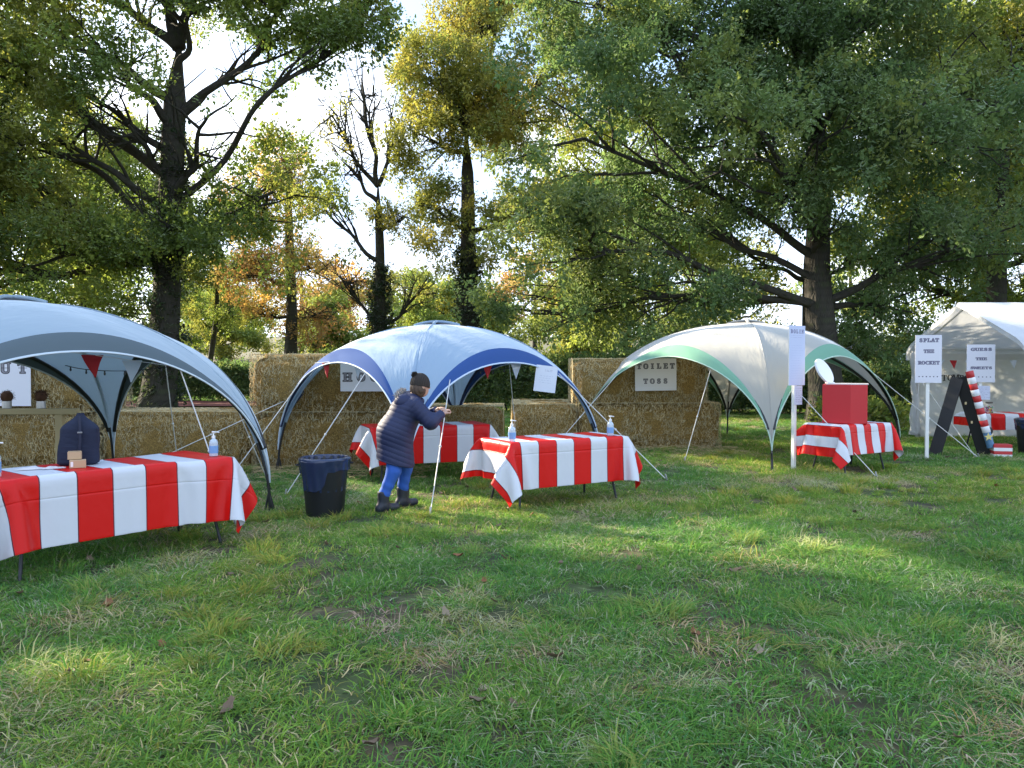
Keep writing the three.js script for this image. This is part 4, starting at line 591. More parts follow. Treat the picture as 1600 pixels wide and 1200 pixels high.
  const hr = (x, y, z) => { const [f, u, r] = headLocal(x, y, z); return Math.max((Math.hypot((f + 0.022) / 0.092, (u + 0.035) / 0.105, r / 0.088) - 1) * 0.09 - 0.003 * Math.sin(r * 240), f - 0.045 + Math.abs(u) * 0.1); };
  obj('hair', surfaceNets(hr, [hx - 0.16, hy - 0.17, hz - 0.16], [hx + 0.12, hy + 0.1, hz + 0.14], 0.006), std(lin(0.075, 0.045, 0.028), 0.6), g);
}

// ------------------------------------------------------------------ litter bins with liners
function bin(label, x, D, h, rTop, seed) {
  const g = thing('litter_bin', label, 'bin', x, 0, -D, 0.4, 'black litter bins'), rb = rTop * 0.78, rnd = mulberry(seed);
  obj('bin_body', lathe([[0, 0.0], [rb - 0.02, 0.0], [rb, 0.015], [lerp(rb, rTop, 0.86), h * 0.86], [rTop * 0.985, h * 0.87], [rTop, h * 0.93], [rTop + 0.012, h * 0.985], [rTop + 0.004, h], [rTop - 0.02, h - 0.004], [rTop - 0.035, h * 0.8], [rb - 0.02, 0.03], [0, 0.03]], 40), std(lin(0.006, 0.007, 0.011), 0.45), g);
  const film = new THREE.MeshPhysicalMaterial({ color: lin(0.022, 0.032, 0.075), roughness: 0.16, side: THREE.DoubleSide });
  const drop = (a) => 0.09 + 0.20 * smooth(0.5, 0.72, fbm(Math.cos(a) * 1.6 + seed, Math.sin(a) * 1.6, 2, 3)) + 0.05 * fbm(Math.cos(a) * 5, Math.sin(a) * 5, seed, 2);
  obj('bin_liner', [grid(90, 22, (u, v) => { const a = u * 6.2832, cr = 0.008 * Math.sin(a * 17 + v * 4) + 0.01 * (fbm(Math.cos(a) * 6, Math.sin(a) * 6, v * 4, 3) - 0.5); let r, y; if (v < 0.4) { const t = v / 0.4; y = lerp(h * 0.45, h + 0.004, t); r = lerp(rb + 0.02, rTop - 0.025, t) + cr; } else if (v < 0.5) { const t = (v - 0.4) / 0.1; r = lerp(rTop - 0.025, rTop + 0.022, t); y = h + 0.008 + 0.006 * Math.sin(t * 3.14); } else { const t = (v - 0.5) / 0.5; y = h - t * drop(a); r = lerp(rTop + 0.024, lerp(rTop, rb, (h - y) / h) + 0.016, Math.min(1, t * 2)) + cr * t; } return [r * Math.cos(a), y, r * Math.sin(a)]; })], film, g);
  for (const s of [0, Math.PI]) obj('handle', tube(Array.from({ length: 9 }, (_, i) => { const t = i / 8 - 0.5; return V((rTop + 0.02 + 0.025 * Math.cos(t * 3)) * Math.cos(s + t * 0.5), h * 0.9, (rTop + 0.02 + 0.025 * Math.cos(t * 3)) * Math.sin(s + t * 0.5)); }), 0.008, 6), std(lin(0.01, 0.011, 0.014), 0.5), g);
}
bin('black bin with a shiny liner beside the person', -1.95, 7.98, 0.60, 0.245, 3);
bin('black bin at the right edge before the marquee', 9.22, 13.6, 0.62, 0.25, 12);

// ------------------------------------------------------------------ posters, sign posts, notices
const paperMat = (tex) => new THREE.MeshPhysicalMaterial({ map: tex, roughness: 0.45, color: lin(0.86, 0.87, 0.9) });
const edgeMat = std(lin(0.75, 0.75, 0.74), 0.7);
function western(c, word, x, y, size, spacing, tone = '#1c1a20', fill = '#8d8a90') {         // slab letters with a drop outline
  c.font = `bold ${size}px serif`; c.textAlign = 'center'; c.textBaseline = 'middle';
  [...word].forEach((ch, i) => { const cx = x + i * spacing; c.fillStyle = tone; c.fillText(ch, cx + size * 0.05, y + size * 0.05); c.lineWidth = size * 0.10; c.strokeStyle = tone; c.strokeText(ch, cx, y); c.fillStyle = fill; c.fillText(ch, cx, y); c.lineWidth = size * 0.025; c.strokeStyle = '#2a2830'; c.beginPath(); c.moveTo(cx - size * 0.3, y); c.lineTo(cx + size * 0.3, y); c.stroke(); });
}
function board(name, parent, w, h, tex, [x, y, z], turn, thick = 0.012, tilt = 0) {
  const m = new THREE.Mesh(new THREE.BoxGeometry(w, h, thick), [edgeMat, edgeMat, edgeMat, edgeMat, paperMat(tex), edgeMat]); m.name = parent === scene ? numbered(name) : name; m.position.set(x, y, z); m.rotation.set(0, turn, tilt, 'YXZ'); m.castShadow = m.receiveShadow = true; parent.add(m); return m;
}
const paper = (c, w, h, col = '#e9e8ec') => { c.fillStyle = col; c.fillRect(0, 0, w, h); };
const scribble = (c, x, y, w, rows, gap, seed, col = '#8a8aa6') => { const r = mulberry(seed); c.strokeStyle = col; c.lineWidth = 2; for (let k = 0; k < rows; k++) { c.beginPath(); let px = x + r() * 8; while (px < x + w * (0.7 + r() * 0.3)) { const wl = 8 + r() * 26; for (let q = 0; q < wl; q += 3) c.lineTo(px + q, y + k * gap + (r() - 0.5) * 7); px += wl + 9; c.moveTo(px, y + k * gap); } c.stroke(); } };
tag(board('coconut_poster', scene, 2.45, 0.72, canvasTex(1024, 300, (c, w, h) => { paper(c, w, h); western(c, 'COCONUT', 322, 62, 92, 109); }), [-8.44, 1.32, -11.51], 0.0, 0.012, 0.0), 'white poster with the letters U T hung on straw at the left edge', 'poster');
tag(board('hoop_poster', scene, 1.30, 0.62, canvasTex(512, 244, (c, w, h) => { paper(c, w, h); western(c, 'HOOPLA', 42, 160, 68, 80); }), [-1.925, 1.49, -11.53], 0, 0.012, 0.0), 'white poster with the letters H O inside the blue trimmed shelter', 'poster');
tag(board('toilet_toss_poster', scene, 0.78, 0.60, canvasTex(512, 394, (c, w, h) => {
  paper(c, w, h, '#dddbd8'); western(c, 'TOILET', 52, 92, 84, 82, '#141216', '#77757a'); western(c, 'TOSS', 130, 276, 80, 82, '#1c1a20', '#8a888c');
}), [2.70, 1.40, -14.43], 0.02, 0.012, 0.015), 'white poster reading toilet toss pinned to straw', 'poster');
{ // loose notice pinned on the blue arch
  const p = blue.edge(0, 0.36, 0.30, 0.10); tag(board('notice', scene, 0.30, 0.36, canvasTex(256, 306, (c, w, h) => { paper(c, w, h, '#dfe6f0'); scribble(c, 100, 50, 90, 2, 14, 4); scribble(c, 50, 120, 170, 4, 26, 6, '#a9b2c8'); }), [-1.11 + p.x, p.y - 0.04, -11.37 + p.z + 0.05], 0.12, 0.006, -0.12), 'white paper notice tilted on the navy arch', 'notice');
}
const postPaint = std(lin(0.80, 0.80, 0.77), 0.5);
function signPost(label, x, D, turn, postH, w, h, top, tex, small) {
  const g = thing('sign_post', label, 'sign', x, 0, -D, turn, 'white sign posts of the stalls');
  obj('post', box(0.055, postH, 0.055, 0, postH / 2, 0, 0.004), postPaint, g);
  board('sign_board', g, w, h, tex, [0, top - h / 2, 0.042], 0);
  if (small) board('small_notice', g, small[0], small[1], canvasTex(128, 192, (c, W, H) => { paper(c, W, H, '#dcdff0'); scribble(c, 20, 30, 90, 7, 22, 9); }), [small[2], small[3], 0.036], 0, 0.006);
}
const signTex = (rows, dots) => canvasTex(400, 800, (c, w, h) => { paper(c, w, h, '#e6e5ec'); rows.forEach(([t, y, s]) => western(c, t, w / 2 - (t.length - 1) * s * 0.36 + 6, h * y, s, s * 0.72, '#3c3a52', '#7d7b96')); if (dots) for (let i = 0; i < 6; i++) { c.fillStyle = '#4a4860'; c.beginPath(); c.arc(62 + i * 55, h * dots, 10, 0, 7); c.fill(); } });
signPost('white sign post in front of the green trimmed shelter', 4.27, 11.62, 0.62, 1.95, 0.40, 0.90, 2.17, canvasTex(400, 900, (c, w, h) => { paper(c, w, h, '#c9d2ec'); western(c, 'BOLIN', 62, 90, 72, 68, '#4b4c74', '#8f93b8'); scribble(c, 40, 150, 320, 2, 30, 3, '#7f86b4'); scribble(c, 50, 300, 300, 14, 38, 5, '#a9b3d8'); }), [0.2, 0.29, 0.05, 1.12]);
signPost('white sign post reading splat the rocket', 6.98, 12.9, -0.28, 1.9, 0.40, 0.80, 2.08, signTex([['SPLAT', 0.11, 84], ['THE', 0.34, 76], ['ROCKET', 0.58, 76]], 0.87));
signPost('white sign post reading guess the sweets', 8.47, 13.9, -0.32, 1.7, 0.45, 0.68, 1.95, signTex([['GUESS', 0.13, 84], ['THE', 0.38, 76], ['SWEETS', 0.62, 72]], 0.86), [0.27, 0.25, 0.02, 1.08]);

// ------------------------------------------------------------------ coconut shy: rail, cups and coconuts
{
  const wood = std(lin(0.50, 0.40, 0.22), 0.8, { bumpMap: barkBump, bumpScale: 0.002 }), g = thing('wooden_rail', 'pale wooden rail on posts inside the grey trimmed shelter', 'rail', -6.5, 0, -9.45, 0.0);
  obj('rail_plank', box(2.3, 0.07, 0.10, -0.0, 1.0, 0, 0.006), wood, g);
  for (const x of [-0.95, 0.93]) { obj('post', box(0.09, 0.965, 0.07, x, 0.4825, 0, 0.006), wood, g); obj('foot', box(0.09, 0.06, 0.5, x, 0.03, 0.06, 0.006), wood, g); }
  obj('cord', tube([V(0.15, 0.98, 0.06), V(0.14, 0.88, 0.07), V(0.2, 0.78, 0.08), V(0.14, 0.70, 0.07)], 0.006, 6), ropeMat, g);
  const rnd = mulberry(14), husk = std(lin(0.12, 0.055, 0.03), 0.95), tin = std(lin(0.6, 0.6, 0.6), 0.35, { metalness: 0.6 });
  for (const [dx, label, cupLabel, s] of [[0.28, 'brown coconut in a tin cup next to the coconut poster', 'tin cup under the smooth coconut near the poster', 1], [0.70, 'hairy tufted coconut in a tin cup at the rail end', 'tin cup under the tufted coconut at the rail end', 0.9]]) {
    const cup = obj('tin_cup', lathe([[0, 0], [0.05, 0], [0.052, 0.004], [0.052, 0.09], [0.049, 0.09], [0.048, 0.008], [0, 0.008]], 20), tin); cup.position.set(-6.5 + dx, 1.037, -9.45); tag(cup, cupLabel, 'cup', 'cups on the coconut rail');
    const c = thing('coconut', label, 'coconut', -6.5 + dx, 1.037 + 0.145, -9.45, 0, 'coconuts on the rail'); const sh = new THREE.SphereGeometry(0.068 * s, 24, 18); sh.scale(1, 1.08, 1); obj('shell', sh, husk, c);
    const fib = []; for (let i = 0; i < (s < 1 ? 420 : 200); i++) { const d = V(rnd() - 0.5, rnd() - 0.5 + (s < 1 ? 0.25 : 0), rnd() - 0.5).normalize(), a = d.clone().multiplyScalar(0.066 * s), t = V(rnd() - 0.5, rnd() - 0.5, rnd() - 0.5).multiplyScalar(0.03); fib.push(tube([a, a.clone().multiplyScalar(1.1).add(t), a.clone().multiplyScalar(s < 1 ? 1.3 : 1.14).add(t.clone().multiplyScalar(1.6))], 0.0016, 3, false)); }
    obj('husk_fibre', fib, husk, c);
  }
}
// ------------------------------------------------------------------ things on the tables
const onTable = (t, a, b) => t.top(a, b);
{ // navy bag, cardboard boxes, crumpled tissue
  const p = onTable(tFront, 0.41, 0.72), g = thing('bag', 'navy drawstring bag standing on the nearest striped table', 'bag', p.x, p.y, p.z, 0.35), cloth = std(lin(0.006, 0.011, 0.034), 0.8, { bumpMap: clothBump, bumpScale: 0.02 });
  obj('sack', grid(48, 30, (u, v) => { const a = u * 6.2832, y = v * 0.42, nip = v < 0.7 ? 1 - 0.14 * v : lerp(0.9, 0.16, smooth(0.68, 1, v)), cr = 1 + 0.05 * Math.sin(a * 5 + v * 6) * v + 0.10 * (fbm(Math.cos(a) * 2, Math.sin(a) * 2, v * 4, 3) - 0.5), sq = 1 / Math.pow(Math.abs(Math.cos(a)) ** 3 + Math.abs(Math.sin(a)) ** 3, 1 / 3), foot = smooth(0, 0.04, v) * 0.15 + 0.85; return [0.155 * sq * nip * cr * foot * Math.cos(a) + 0.02 * v, y + 0.002, 0.085 * sq * nip * cr * foot * Math.sin(a)]; }), cloth, g);
  obj('base_panel', grid(24, 2, (u, v) => { const a = u * 6.2832, sq = 1 / Math.pow(Math.abs(Math.cos(a)) ** 3 + Math.abs(Math.sin(a)) ** 3, 1 / 3); return [0.13 * sq * v * Math.cos(a), 0.002, 0.07 * sq * v * Math.sin(a)]; }), cloth, g);
  obj('strap', tube([V(0.02, 0.40, 0.06), V(0.03, 0.3, 0.10), V(0.03, 0.2, 0.105), V(0.02, 0.08, 0.10)], 0.011, 6), std(lin(0.008, 0.012, 0.035), 0.7), g);
  obj('buckle', box(0.035, 0.012, 0.012, 0.03, 0.27, 0.108, 0.002), std(lin(0.3, 0.3, 0.32), 0.3, { metalness: 0.8 }), g);
  const card = std(lin(0.50, 0.34, 0.20), 0.85), q = onTable(tFront, 0.36, 0.46);
  const b1 = thing('cardboard_box', 'small cardboard box lying in front of the navy bag', 'box', q.x, q.y, q.z, 0.5); obj('carton', box(0.115, 0.062, 0.08, 0, 0.031, 0, 0.003), card, b1); obj('label_sticker', box(0.018, 0.04, 0.0015, -0.04, 0.032, 0.0412, 0), whitePlastic, b1);
  const b2 = thing('cardboard_box', 'small cardboard box stacked upright against the navy bag', 'box', q.x - 0.035, q.y + 0.064, q.z - 0.02, 0.42); obj('carton', box(0.095, 0.06, 0.06, 0, 0.031, 0, 0.003), card, b2); obj('flap', box(0.09, 0.002, 0.03, 0, 0.064, 0.0, 0), card, b2);
  const r2 = onTable(tFront, 0.2, 0.62); for (const [dx, dz, w, label] of [[0, 0, 0.16, 'crumpled white tissue lying before the cardboard boxes'], [-0.14, 0.06, 0.22, 'flattened white wrapper beside the crumpled tissue']]) { const m = obj('paper_wrapper', grid(16, 10, (u, v) => [(u - 0.5) * w, 0.004 + 0.035 * fbm(u * 4 + dx * 9, v * 4, 3, 3) * Math.sin(u * 3.14) * Math.sin(v * 3.14), (v - 0.5) * 0.08]), sheet(lin(0.7, 0.66, 0.66), 0.2)); m.position.set(r2.x + 0.12 + dx, r2.y, r2.z - 0.10 + dz); m.rotation.y = 0.6; tag(m, label, 'wrapper'); }
}
function sanitiser(label, p, s = 1) {
  const g = thing('sanitiser_bottle', label, 'bottle', p.x, p.y, p.z, 0.5, 'hand sanitiser pump bottles'); g.scale.setScalar(s);
  obj('bottle_body', lathe([[0, 0], [0.036, 0], [0.04, 0.006], [0.04, 0.125], [0.034, 0.148], [0.016, 0.165], [0.015, 0.172], [0, 0.172]], 24), new THREE.MeshPhysicalMaterial({ color: lin(0.68, 0.78, 0.86), roughness: 0.18, transmission: 0.35, thickness: 0, clearcoat: 0.6 }), g);
  obj('bottle_label', lathe([[0.0408, 0.03], [0.0412, 0.032], [0.0412, 0.098], [0.0408, 0.10]], 24), std(lin(0.16, 0.34, 0.62), 0.5), g);
  const pump = obj('pump', [new THREE.CylinderGeometry(0.017, 0.017, 0.022, 16).translate(0, 0.182, 0), new THREE.CylinderGeometry(0.006, 0.006, 0.035, 10).translate(0, 0.208, 0), box(0.03, 0.014, 0.022, 0, 0.228, 0, 0.004)], whitePlastic, g);
  obj('nozzle', rod(V(0.01, 0.229, 0), V(0.052, 0.222, 0), 0.005, 8), whitePlastic, pump);
}
sanitiser('sanitiser pump bottle on the far corner of the nearest table', onTable(tFront, 0.955, 0.26), 0.95);
sanitiser('larger sanitiser bottle cut off by the left edge', onTable(tFront, 0.03, 0.38), 1.1);
sanitiser('sanitiser pump bottle on the near end of the middle table', onTable(tMid, 0.06, 0.22));
sanitiser('sanitiser pump bottle on the far end of the middle table', onTable(tMid, 0.93, 0.25));
{ // red hexagonal box with a raised oval lid
  const p = onTable(tRed, 0.42, 0.5), g = thing('red_box', 'tall red hexagonal box with a white oval lid raised', 'box', p.x, p.y + 0.004, p.z, -0.42), red = std(lin(0.52, 0.018, 0.025), 0.42), w = 0.30, h = 0.56;
  const out = [[-w, 0.14], [-0.0, 0.30], [0.10, 0.33], [w, 0.20], [w, -0.2], [0.1, -0.3], [-w, -0.2]].map(([x, z]) => new THREE.Vector2(x, -z));
  const sh = new THREE.Shape([[-w, 0.20], [0.08, 0.31], [w, 0.19], [w, -0.2], [-0.08, -0.30], [-w, -0.2]].map(([x, z]) => new THREE.Vector2(x, -z)));
  obj('box_body', new THREE.ExtrudeGeometry(sh, { depth: h, bevelEnabled: true, bevelSize: 0.006, bevelThickness: 0.006, bevelSegments: 2 }).rotateX(-Math.PI / 2).translate(0, 0.006, 0), red, g);
  obj('rim_board', new THREE.ExtrudeGeometry(sh, { depth: 0.012, bevelEnabled: false }).rotateX(-Math.PI / 2).scale(0.96, 1, 0.96).translate(0.03, h + 0.0135, 0), std(lin(0.72, 0.66, 0.62), 0.6), g);
  const lid = obj('oval_lid', new THREE.ExtrudeGeometry(new THREE.Shape(Array.from({ length: 36 }, (_, i) => new THREE.Vector2(0.155 * Math.cos(i / 36 * 6.2832), 0.20 + 0.20 * Math.sin(i / 36 * 6.2832)))), { depth: 0.022, bevelEnabled: true, bevelSize: 0.008, bevelThickness: 0.006, bevelSegments: 3, curveSegments: 28 }), whitePlastic, g);
  lid.position.set(-0.20, h + 0.03, 0.0); lid.rotation.set(0, 1.08, 0.0); lid.rotateX(0.0); lid.rotateZ(0.0); lid.quaternion.premultiply(new THREE.Quaternion().setFromAxisAngle(V(0, 0, 1), 0.52));
  obj('hinge', rod(V(-0.27, h + 0.03, 0.02), V(-0.15, h + 0.03, -0.06), 0.014, 8), whitePlastic, g);
}
{ // splat the rocket: two black boards leaning together, a striped pipe down the front one
  const g = thing('rocket_game', 'black trestle board with a red and white striped pipe', 'game stand', 7.82, 0, -13.3), black = std(lin(0.012, 0.012, 0.014), 0.55);
  const plank = (a, b, wd, w, t) => { const l = b.clone().sub(a), L = l.length(), y = l.normalize(), x = wd.clone().sub(y.clone().multiplyScalar(wd.dot(y))).normalize(), z = x.clone().cross(y); return box(w, L, t, 0, 0, 0, 0.004).applyMatrix4(new THREE.Matrix4().makeBasis(x, y, z).setPosition(a.clone().add(b).multiplyScalar(0.5))); };
  const wd = V(0.75, 0, 0.66), top = V(-0.06, 1.37, 0.0);
  obj('support_board', plank(V(-0.42, 0.0, -0.12), top.clone().add(V(-0.03, -0.02, -0.03)), wd, 0.2, 0.03), black, g);
  const face = plank(V(0.37, 0.0, 0.03), top, wd, 0.2, 0.03); obj('front_board', face, black, g);
  const a = V(0.02, 1.47, 0.13), b = V(0.385, 0.17, 0.17), n = 10, dir = b.clone().sub(a);
  for (let i = 0; i < n; i++) obj('pipe_band', rod(a.clone().addScaledVector(dir, i / n * 0.8), a.clone().addScaledVector(dir, (i + 1) / n * 0.8), 0.062 + (i % 2) * 0.002, 20), i % 2 ? std(lin(0.74, 0.75, 0.78), 0.4) : std(lin(0.48, 0.03, 0.035), 0.4), g);
  const foot = obj('pipe_foot', rod(a.clone().addScaledVector(dir, 0.8), b, 0.061, 20), std(lin(0.10, 0.21, 0.36), 0.45), g); foot.userData.label = 'blue lower end of the pipe';
  const star = new THREE.Shape(); for (let i = 0; i < 10; i++) { const r = i % 2 ? 0.03 : 0.072, q = i / 10 * 6.2832 + 1.57; i ? star.lineTo(Math.cos(q) * r, Math.sin(q) * r) : star.moveTo(Math.cos(q) * r, Math.sin(q) * r); }
  const st = obj('star', new THREE.ExtrudeGeometry(star, { depth: 0.008, bevelEnabled: false }), std(lin(0.70, 0.58, 0.20), 0.45), foot); const sp = a.clone().addScaledVector(dir, 0.86); st.position.set(sp.x - 0.025, sp.y, sp.z + 0.061); st.rotation.set(0, -0.35, 0.12);
  for (const t of [0.33, 0.57]) { const q = top.clone().lerp(V(0.37, 0, 0.03), t); obj('fixing', box(0.03, 0.045, 0.012, q.x - 0.05, q.y, q.z + 0.012, 0.003), std(lin(0.6, 0.5, 0.28), 0.5), g); }
}
{ // striped block and mallet on the grass
  const g = thing('striped_block', 'red and white striped block on the grass by the rocket game', 'block', 8.36, 0, -13.1, -0.25); for (let i = 0; i < 4; i++) obj('painted_band', box(0.28 - (i % 2) * 0.002, 0.057, 0.2 - (i % 2) * 0.002, 0, 0.03 + i * 0.057, 0, 0.003), i % 2 ? std(lin(0.48, 0.03, 0.035), 0.5) : std(lin(0.75, 0.75, 0.76), 0.5), g);
  const m = thing('mallet', 'dark mallet with a black and white handle by the striped block', 'mallet', 8.42, 0, -13.62, 0); const hd = obj('mallet_head', lathe([[0, -0.10], [0.07, -0.1], [0.085, -0.08], [0.09, 0], [0.085, 0.08], [0.07, 0.1], [0, 0.1]], 20).rotateZ(1.2).translate(-0.02, 0.42, 0), std(lin(0.02, 0.018, 0.018), 0.6), m);
  for (let i = 0; i < 8; i++) { const A = V(-0.02, 0.36, 0.05), B = V(0.07, 0.0, 0.12); obj('handle_band', rod(A.clone().lerp(B, i / 8), A.clone().lerp(B, (i + 1) / 8), 0.017, 10), i % 2 ? std(lin(0.7, 0.7, 0.68), 0.5) : std(lin(0.02, 0.02, 0.02), 0.5), m); }
}
{ // glass jar of sweets on the marquee table
  const p = onTable(tTent, 0.16, 0.3), g = thing('sweet_jar', 'round glass jar of sweets on the marquee table', 'jar', p.x, p.y, p.z); obj('glass', lathe([[0, 0], [0.06, 0], [0.085, 0.03], [0.095, 0.09], [0.085, 0.15], [0.055, 0.18], [0.055, 0.19]], 28), new THREE.MeshPhysicalMaterial({ color: 0xffffff, roughness: 0.05, transmission: 1, thickness: 0, side: THREE.DoubleSide }), g);
  const rnd = mulberry(77), cols = [[0.5, 0.05, 0.06], [0.55, 0.45, 0.08], [0.1, 0.35, 0.12], [0.6, 0.5, 0.5], [0.35, 0.1, 0.3]].map((c) => std(lin(...c), 0.4)); for (let i = 0; i < 60; i++) { const y = 0.02 + rnd() * 0.11, r = Math.sqrt(rnd()) * 0.062, a = rnd() * 6.28; const s = obj('sweet', new THREE.SphereGeometry(0.015, 8, 6).translate(r * Math.cos(a), y, r * Math.sin(a)), cols[i % 5], g); }
  obj('lid', lathe([[0, 0.188], [0.06, 0.188], [0.062, 0.192], [0.062, 0.212], [0.058, 0.216], [0, 0.216]], 24), std(lin(0.12, 0.1, 0.09), 0.5), g);
}
// ------------------------------------------------------------------ bunting, fairy lights, tombola letters
const flagRed = sheet(lin(0.40, 0.018, 0.022), 0.2), flagWhite = sheet(lin(0.62, 0.70, 0.80), 0.35), wire = std(lin(0.01, 0.012, 0.012), 0.6), bulbGlass = std(lin(0.05, 0.05, 0.05), 0.25);
function bunting(label, pts, flags, size = 0.20) {                             // flags: [t along, 'r'|'w']
  const g = thing('bunting', label, 'bunting', 0, 0, 0, 0, 'strings of bunting'), crv = new THREE.CatmullRomCurve3(pts.map((p) => V(p[0], p[1], -p[2]))); obj('string', tube(crv.getPoints(24), 0.004, 5), ropeMat, g);
  for (const [t, k, lean = 0] of flags) { const p = crv.getPoint(t), d = crv.getTangent(t).setY(0).normalize(); obj('flag', grid(6, 8, (u, v) => { const w = (u - 0.5) * size * (1 - v * 0.985), y = -v * size * 1.15, b = 0.014 * Math.sin(v * 4 + t * 20) + 0.01 * Math.sin(u * 5); return [p.x + d.x * w + lean * v * size, p.y + y, p.z + d.z * w + b]; }), k === 'r' ? flagRed : flagWhite, g); }
}
bunting('bunting hung under the front arch of the grey trimmed shelter', [[-5.9, 1.78, 6.5], [-4.3, 1.70, 7.2], [-3.45, 1.55, 7.9]], [[0.64, 'r', 0.1], [0.80, 'w']], 0.19);
bunting('bunting hung in the left arch of the navy trimmed shelter', [[-2.75, 1.60, 10.7], [-2.3, 1.62, 10.3], [-1.75, 1.6, 9.9]], [[0.22, 'r', 0.15], [0.75, 'w']], 0.19);
bunting('bunting hung in the right arch of the navy trimmed shelter', [[-0.75, 1.62, 9.75], [-0.1, 1.63, 10.3], [0.55, 1.58, 10.8]], [[0.33, 'r'], [0.62, 'w']], 0.21);
bunting('bunting strung across the marquee back wall', [[8.75, 1.72, 16.4], [9.8, 1.68, 16.4], [11.2, 1.70, 16.45], [13, 1.72, 16.5]], [[0.02, 'r'], [0.13, 'w'], [0.22, 'r'], [0.32, 'w'], [0.44, 'r'], [0.56, 'w']], 0.17);
function lights(label, pts, n) {
  const g = thing('fairy_lights', label, 'string lights', 0, 0, 0, 0, 'unlit strings of fairy lights'), crv = new THREE.CatmullRomCurve3(pts.map((p) => V(p[0], p[1], -p[2]))); obj('wire', tube(crv.getPoints(30), 0.005, 5), wire, g);
  for (let i = 0; i < n; i++) { const p = crv.getPoint((i + 0.5) / n); obj('bulb', lathe([[0, 0.0], [0.009, -0.002], [0.009, -0.022], [0.013, -0.035], [0.010, -0.052], [0, -0.058]], 8).translate(p.x, p.y, p.z), bulbGlass, g); }
}
lights('unlit fairy lights drooping inside the grey trimmed shelter', [[-6.0, 1.62, 10.0], [-5.3, 1.52, 9.5], [-4.6, 1.50, 9.2], [-4.0, 1.55, 9.0]], 7);
lights('unlit fairy lights inside the navy trimmed shelter', [[-1.0, 1.52, 12.6], [-0.6, 1.48, 12.3], [-0.2, 1.50, 12.1], [0.1, 1.56, 12]], 6);
lights('unlit fairy lights inside the green trimmed shelter', [[3.3, 1.78, 13.9], [3.8, 1.68, 14.6], [4.3, 1.66, 15.2], [4.7, 1.72, 15.6]], 6);
lights('unlit fairy lights under the right arch of the green trimmed shelter', [[5.2, 1.98, 13.5], [5.55, 1.88, 13.6], [5.9, 1.86, 13.7], [6.15, 1.95, 13.8]], 5);
{
  const font = await new FontLoader().loadAsync('fonts/droid/droid_serif_bold.typeface.json'), g = thing('letter_garland', 'garland of dark letters spelling tombola on the marquee wall', 'garland', 9.42, 1.24, -16.74), dark = std(lin(0.03, 0.028, 0.03), 0.7);
  [...'TOMBOLA'].forEach((ch, i) => { const t = new TextGeometry(ch, { font, size: 0.13, depth: 0.008, curveSegments: 5 }); t.computeBoundingBox(); t.translate(i * 0.125 - (t.boundingBox.max.x) / 2, 0.006 * (i % 3), 0); obj('letter', t, dark, g); });
  obj('string', tube(Array.from({ length: 12 }, (_, i) => V(-0.12 + i / 11 * 1.0, 0.14, -0.004)), 0.003, 5), ropeMat, g);
}
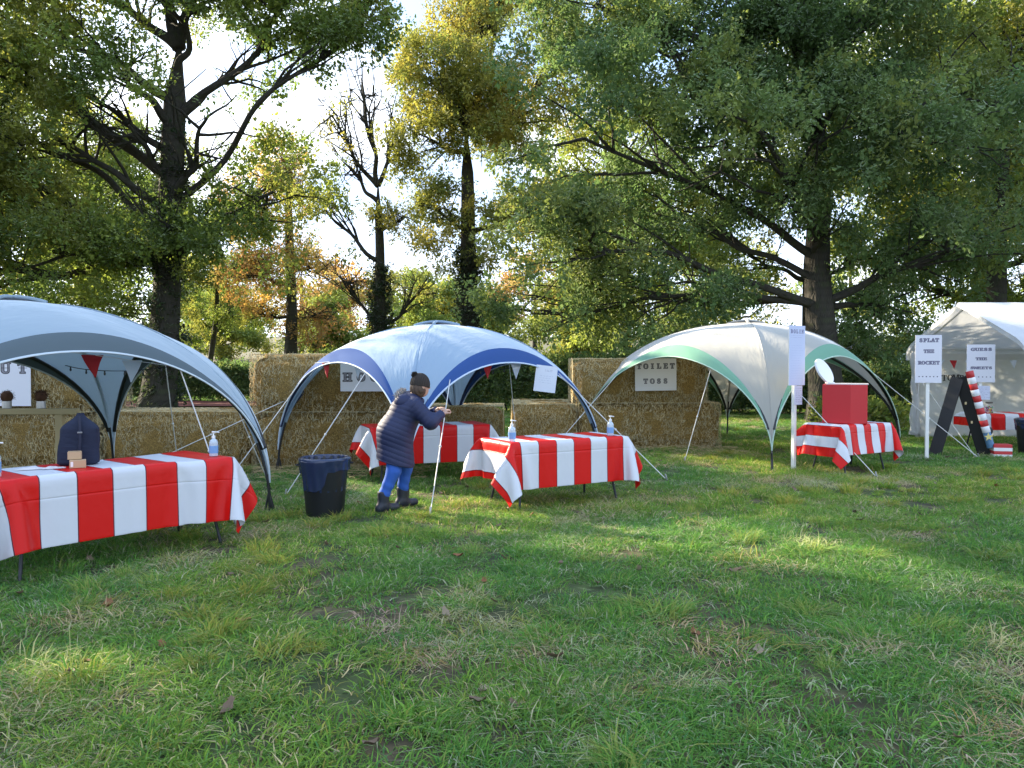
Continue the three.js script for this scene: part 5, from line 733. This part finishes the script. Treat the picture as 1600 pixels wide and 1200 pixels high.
// ------------------------------------------------------------------ parked vehicles under the trees
function vehicle(name, label, x, D, turn, L, Wd, H, hood, paint, cat) {
  const g = thing(name, label, cat, x, groundY(x, D), -D, turn), prof = new THREE.Shape(), van = hood < 0.2;
  const pts = van ? [[-0.5, 0.14], [-0.5, 0.55], [-0.46, 0.62], [-0.34, 0.93], [-0.28, 0.99], [0.46, 1], [0.5, 0.94], [0.5, 0.14]] : [[-0.5, 0.16], [-0.5, 0.42], [-0.46, 0.53], [-0.22, 0.62], [-0.06, 0.95], [0.0, 1], [0.25, 1], [0.40, 0.68], [0.49, 0.64], [0.5, 0.18]];
  pts.forEach(([a, b], i) => (i ? prof.lineTo(a * L, b * H) : prof.moveTo(a * L, b * H))); prof.closePath();
  const bodyMat = new THREE.MeshPhysicalMaterial({ color: paint, roughness: 0.35, clearcoat: 1, clearcoatRoughness: 0.1 }), dark = std(lin(0.012, 0.014, 0.016), 0.15), rubber = std(lin(0.015, 0.015, 0.015), 0.8), chrome = std(lin(0.5, 0.5, 0.5), 0.25, { metalness: 0.9 });
  obj('body', new THREE.ExtrudeGeometry(prof, { depth: Wd - 0.16, bevelEnabled: true, bevelSize: 0.06, bevelThickness: 0.08, bevelSegments: 3 }).translate(0, 0, -(Wd - 0.16) / 2), bodyMat, g);
  const quad = (a, b, o) => { const A = V(a[0] * L, a[1] * H, 0), B = V(b[0] * L, b[1] * H, 0), d = B.clone().sub(A), c = A.clone().add(B).multiplyScalar(0.5), n = V(-d.y, d.x, 0).normalize(); return box(d.length() * 0.86, 0.012, Wd * 0.8, 0, 0, 0, 0.004).applyMatrix4(new THREE.Matrix4().makeBasis(d.normalize(), n, V(0, 0, 1)).setPosition(c.addScaledVector(n, 0.064))); };
  obj('windscreen', van ? quad([-0.46, 0.62], [-0.34, 0.93]) : quad([-0.22, 0.62], [-0.06, 0.95]), dark, g);
  for (const s of [-1, 1]) {
    for (const [a, b] of van ? [[-0.33, -0.18]] : [[-0.10, 0.06], [0.09, 0.26]]) obj('side_window', box((b - a) * L, H * 0.26, 0.012, (a + b) / 2 * L, H * (van ? 0.76 : 0.79), s * (Wd / 2 + 0.003), 0.004), dark, g);
    for (const w of [-0.31, 0.31]) { const t = obj('wheel', new THREE.TorusGeometry(0.24, 0.085, 12, 28).translate(w * L, 0.325, s * (Wd / 2 - 0.03)), rubber, g); obj('rim', new THREE.CylinderGeometry(0.2, 0.2, 0.1, 20).rotateX(Math.PI / 2).translate(w * L, 0.325, s * (Wd / 2 - 0.03)), chrome, t); }
    obj('headlight', new THREE.SphereGeometry(0.1, 14, 10).scale(0.5, 0.7, 1.3).translate(-0.5 * L - 0.04, H * 0.42, s * Wd * 0.34), std(lin(0.6, 0.62, 0.64), 0.1), g);
    obj('wing_mirror', box(0.09, 0.12, 0.16, -0.2 * L, H * 0.64, s * (Wd / 2 + 0.13), 0.03), bodyMat, g);
  }
  obj('number_plate', box(0.012, 0.11, 0.52, -0.5 * L - 0.068, H * 0.25, 0, 0.003), std(lin(0.72, 0.72, 0.7), 0.5), g);
  obj('grille', box(0.02, 0.14, Wd * 0.5, -0.5 * L - 0.062, H * 0.37, 0, 0.004), dark, g);
}
vehicle('parked_car', 'dark parked car in the shade behind the red box', 14.0, 31, 0.3, 4.2, 1.75, 1.45, 0.3, lin(0.012, 0.014, 0.018), 'car');
vehicle('parked_van', 'pale green parked van half hidden by the marquee', 15.6, 29, 1.1, 4.8, 1.95, 2.0, 0.1, lin(0.45, 0.58, 0.52), 'van');

renderer.render(scene, camera);
